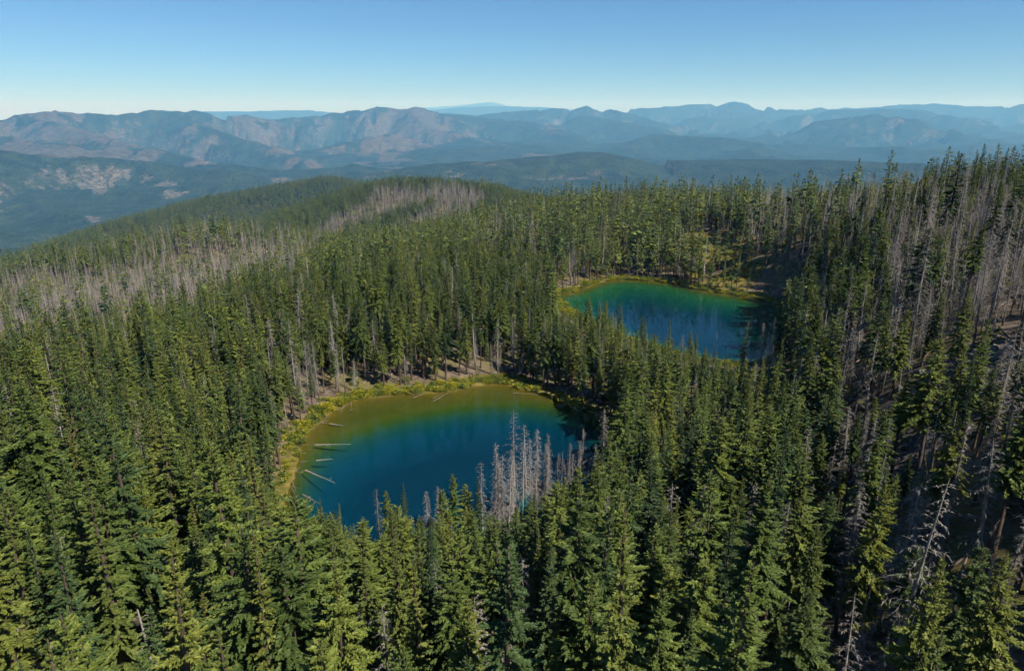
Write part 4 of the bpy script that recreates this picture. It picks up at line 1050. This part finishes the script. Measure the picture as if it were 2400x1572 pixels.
# boulders of the shaded gully
def rock_mesh(seed):
    r = np.random.default_rng(seed); import bmesh
    bm = bmesh.new(); bmesh.ops.create_icosphere(bm, subdivisions=2, radius=1.0)
    for v in bm.verts:
        c = np.array(v.co); f = .75 + .5 * vnoise(np.array([c[0] * 1.4 + c[2] * 2 + seed]), np.array([c[1] * 1.4 - c[2] + seed * 3.1]), seed)[0]
        v.co = v.co * f; v.co.z *= .7
    me = bpy.data.meshes.new('rock_shape'); bm.to_mesh(me); bm.free(); me.materials.append(M['rock']); return me
m, nt, out = new_mat('boulder_rock')
tc = N(nt, 'TexCoord'); d = N(nt, 'BsdfPrincipled'); d.inputs['Roughness'].default_value = .9
L(nt, ramp(nt, noise(nt, 1.6, 5, .65, tc.outputs['Object']), [(.3, (.05, .046, .043)), (.5, (.12, .11, .10)), (.72, (.21, .19, .175))]), d.inputs['Base Color']); L(nt, d.outputs[0], out.inputs['Surface']); M['rock'] = m  # boulder grey lowered too, the gully's shade put into the colour
rc = proto_collection('boulder_kind', [rock_mesh(3 + k) for k in range(4)])
cx_, cy_ = grid_pts(1.25, gq[0] - 45, gq[0] + 50, gq[1] - 40, gq[1] + 40, 29)
gd = np.minimum(np.hypot((cx_ - gq[0]) / 28, (cy_ - gq[1]) / 24), np.hypot((cx_ - gq2[0]) / 22, (cy_ - gq2[1]) / 22)) + (fbm(cx_, cy_, 8, 3, 33) - .5) * .6
s_ = (gd < .75) & (gr.uniform(0, 1, cx_.shape) < .4)
cx_, cy_ = cx_[s_], cy_[s_]; k = len(cx_); sc_ = gr.uniform(.2, .6, k) * gr.choice([1, 1, 1, 2.2], k)
scatter('talus_rubble', rc, np.c_[cx_, cy_, height(cx_, cy_)], gr.integers(0, 4, k), gr.uniform(0, 6.28, (k, 3)), np.c_[sc_ * 1.2, sc_, sc_], 'grey talus rubble in the shaded gully below the hillside', 'rubble')

# ------------------------------------------------------------------ the air
m, nt, out = new_mat('haze_air')
pv = N(nt, 'VolumePrincipled'); pv.inputs['Color'].default_value = (.18, .54, 1.0, 1); pv.inputs['Density'].default_value = 4.4e-5
pv.inputs['Absorption Color'].default_value = (1, 1, 1, 1); pv.inputs['Anisotropy'].default_value = 0.0
L(nt, pv.outputs[0], out.inputs['Volume'])
zlo = float(GH.min()) - 1.0 - 14.0; zhi = float(max(GH.max() + 30, CAMZ + 20)); E_ = RR[-1] * 1.01
V_ = [(x, y, z) for z in (zlo, zhi) for x, y in ((-E_, -E_), (E_, -E_), (E_, E_), (-E_, E_))]
me = mesh_from('haze', np.array(V_), [[3, 2, 1, 0], [4, 5, 6, 7], [0, 1, 5, 4], [1, 2, 6, 5], [2, 3, 7, 6], [3, 0, 4, 7]], [m])
hz_o = bpy.data.objects.new('haze', me); root_col.objects.link(hz_o); hz_o['kind'] = 'stuff'; hz_o['label'] = 'blue mountain haze filling the valleys'; hz_o['category'] = 'haze'
print('HAZE', zlo, zhi, 'OBJ', len(sc.objects))
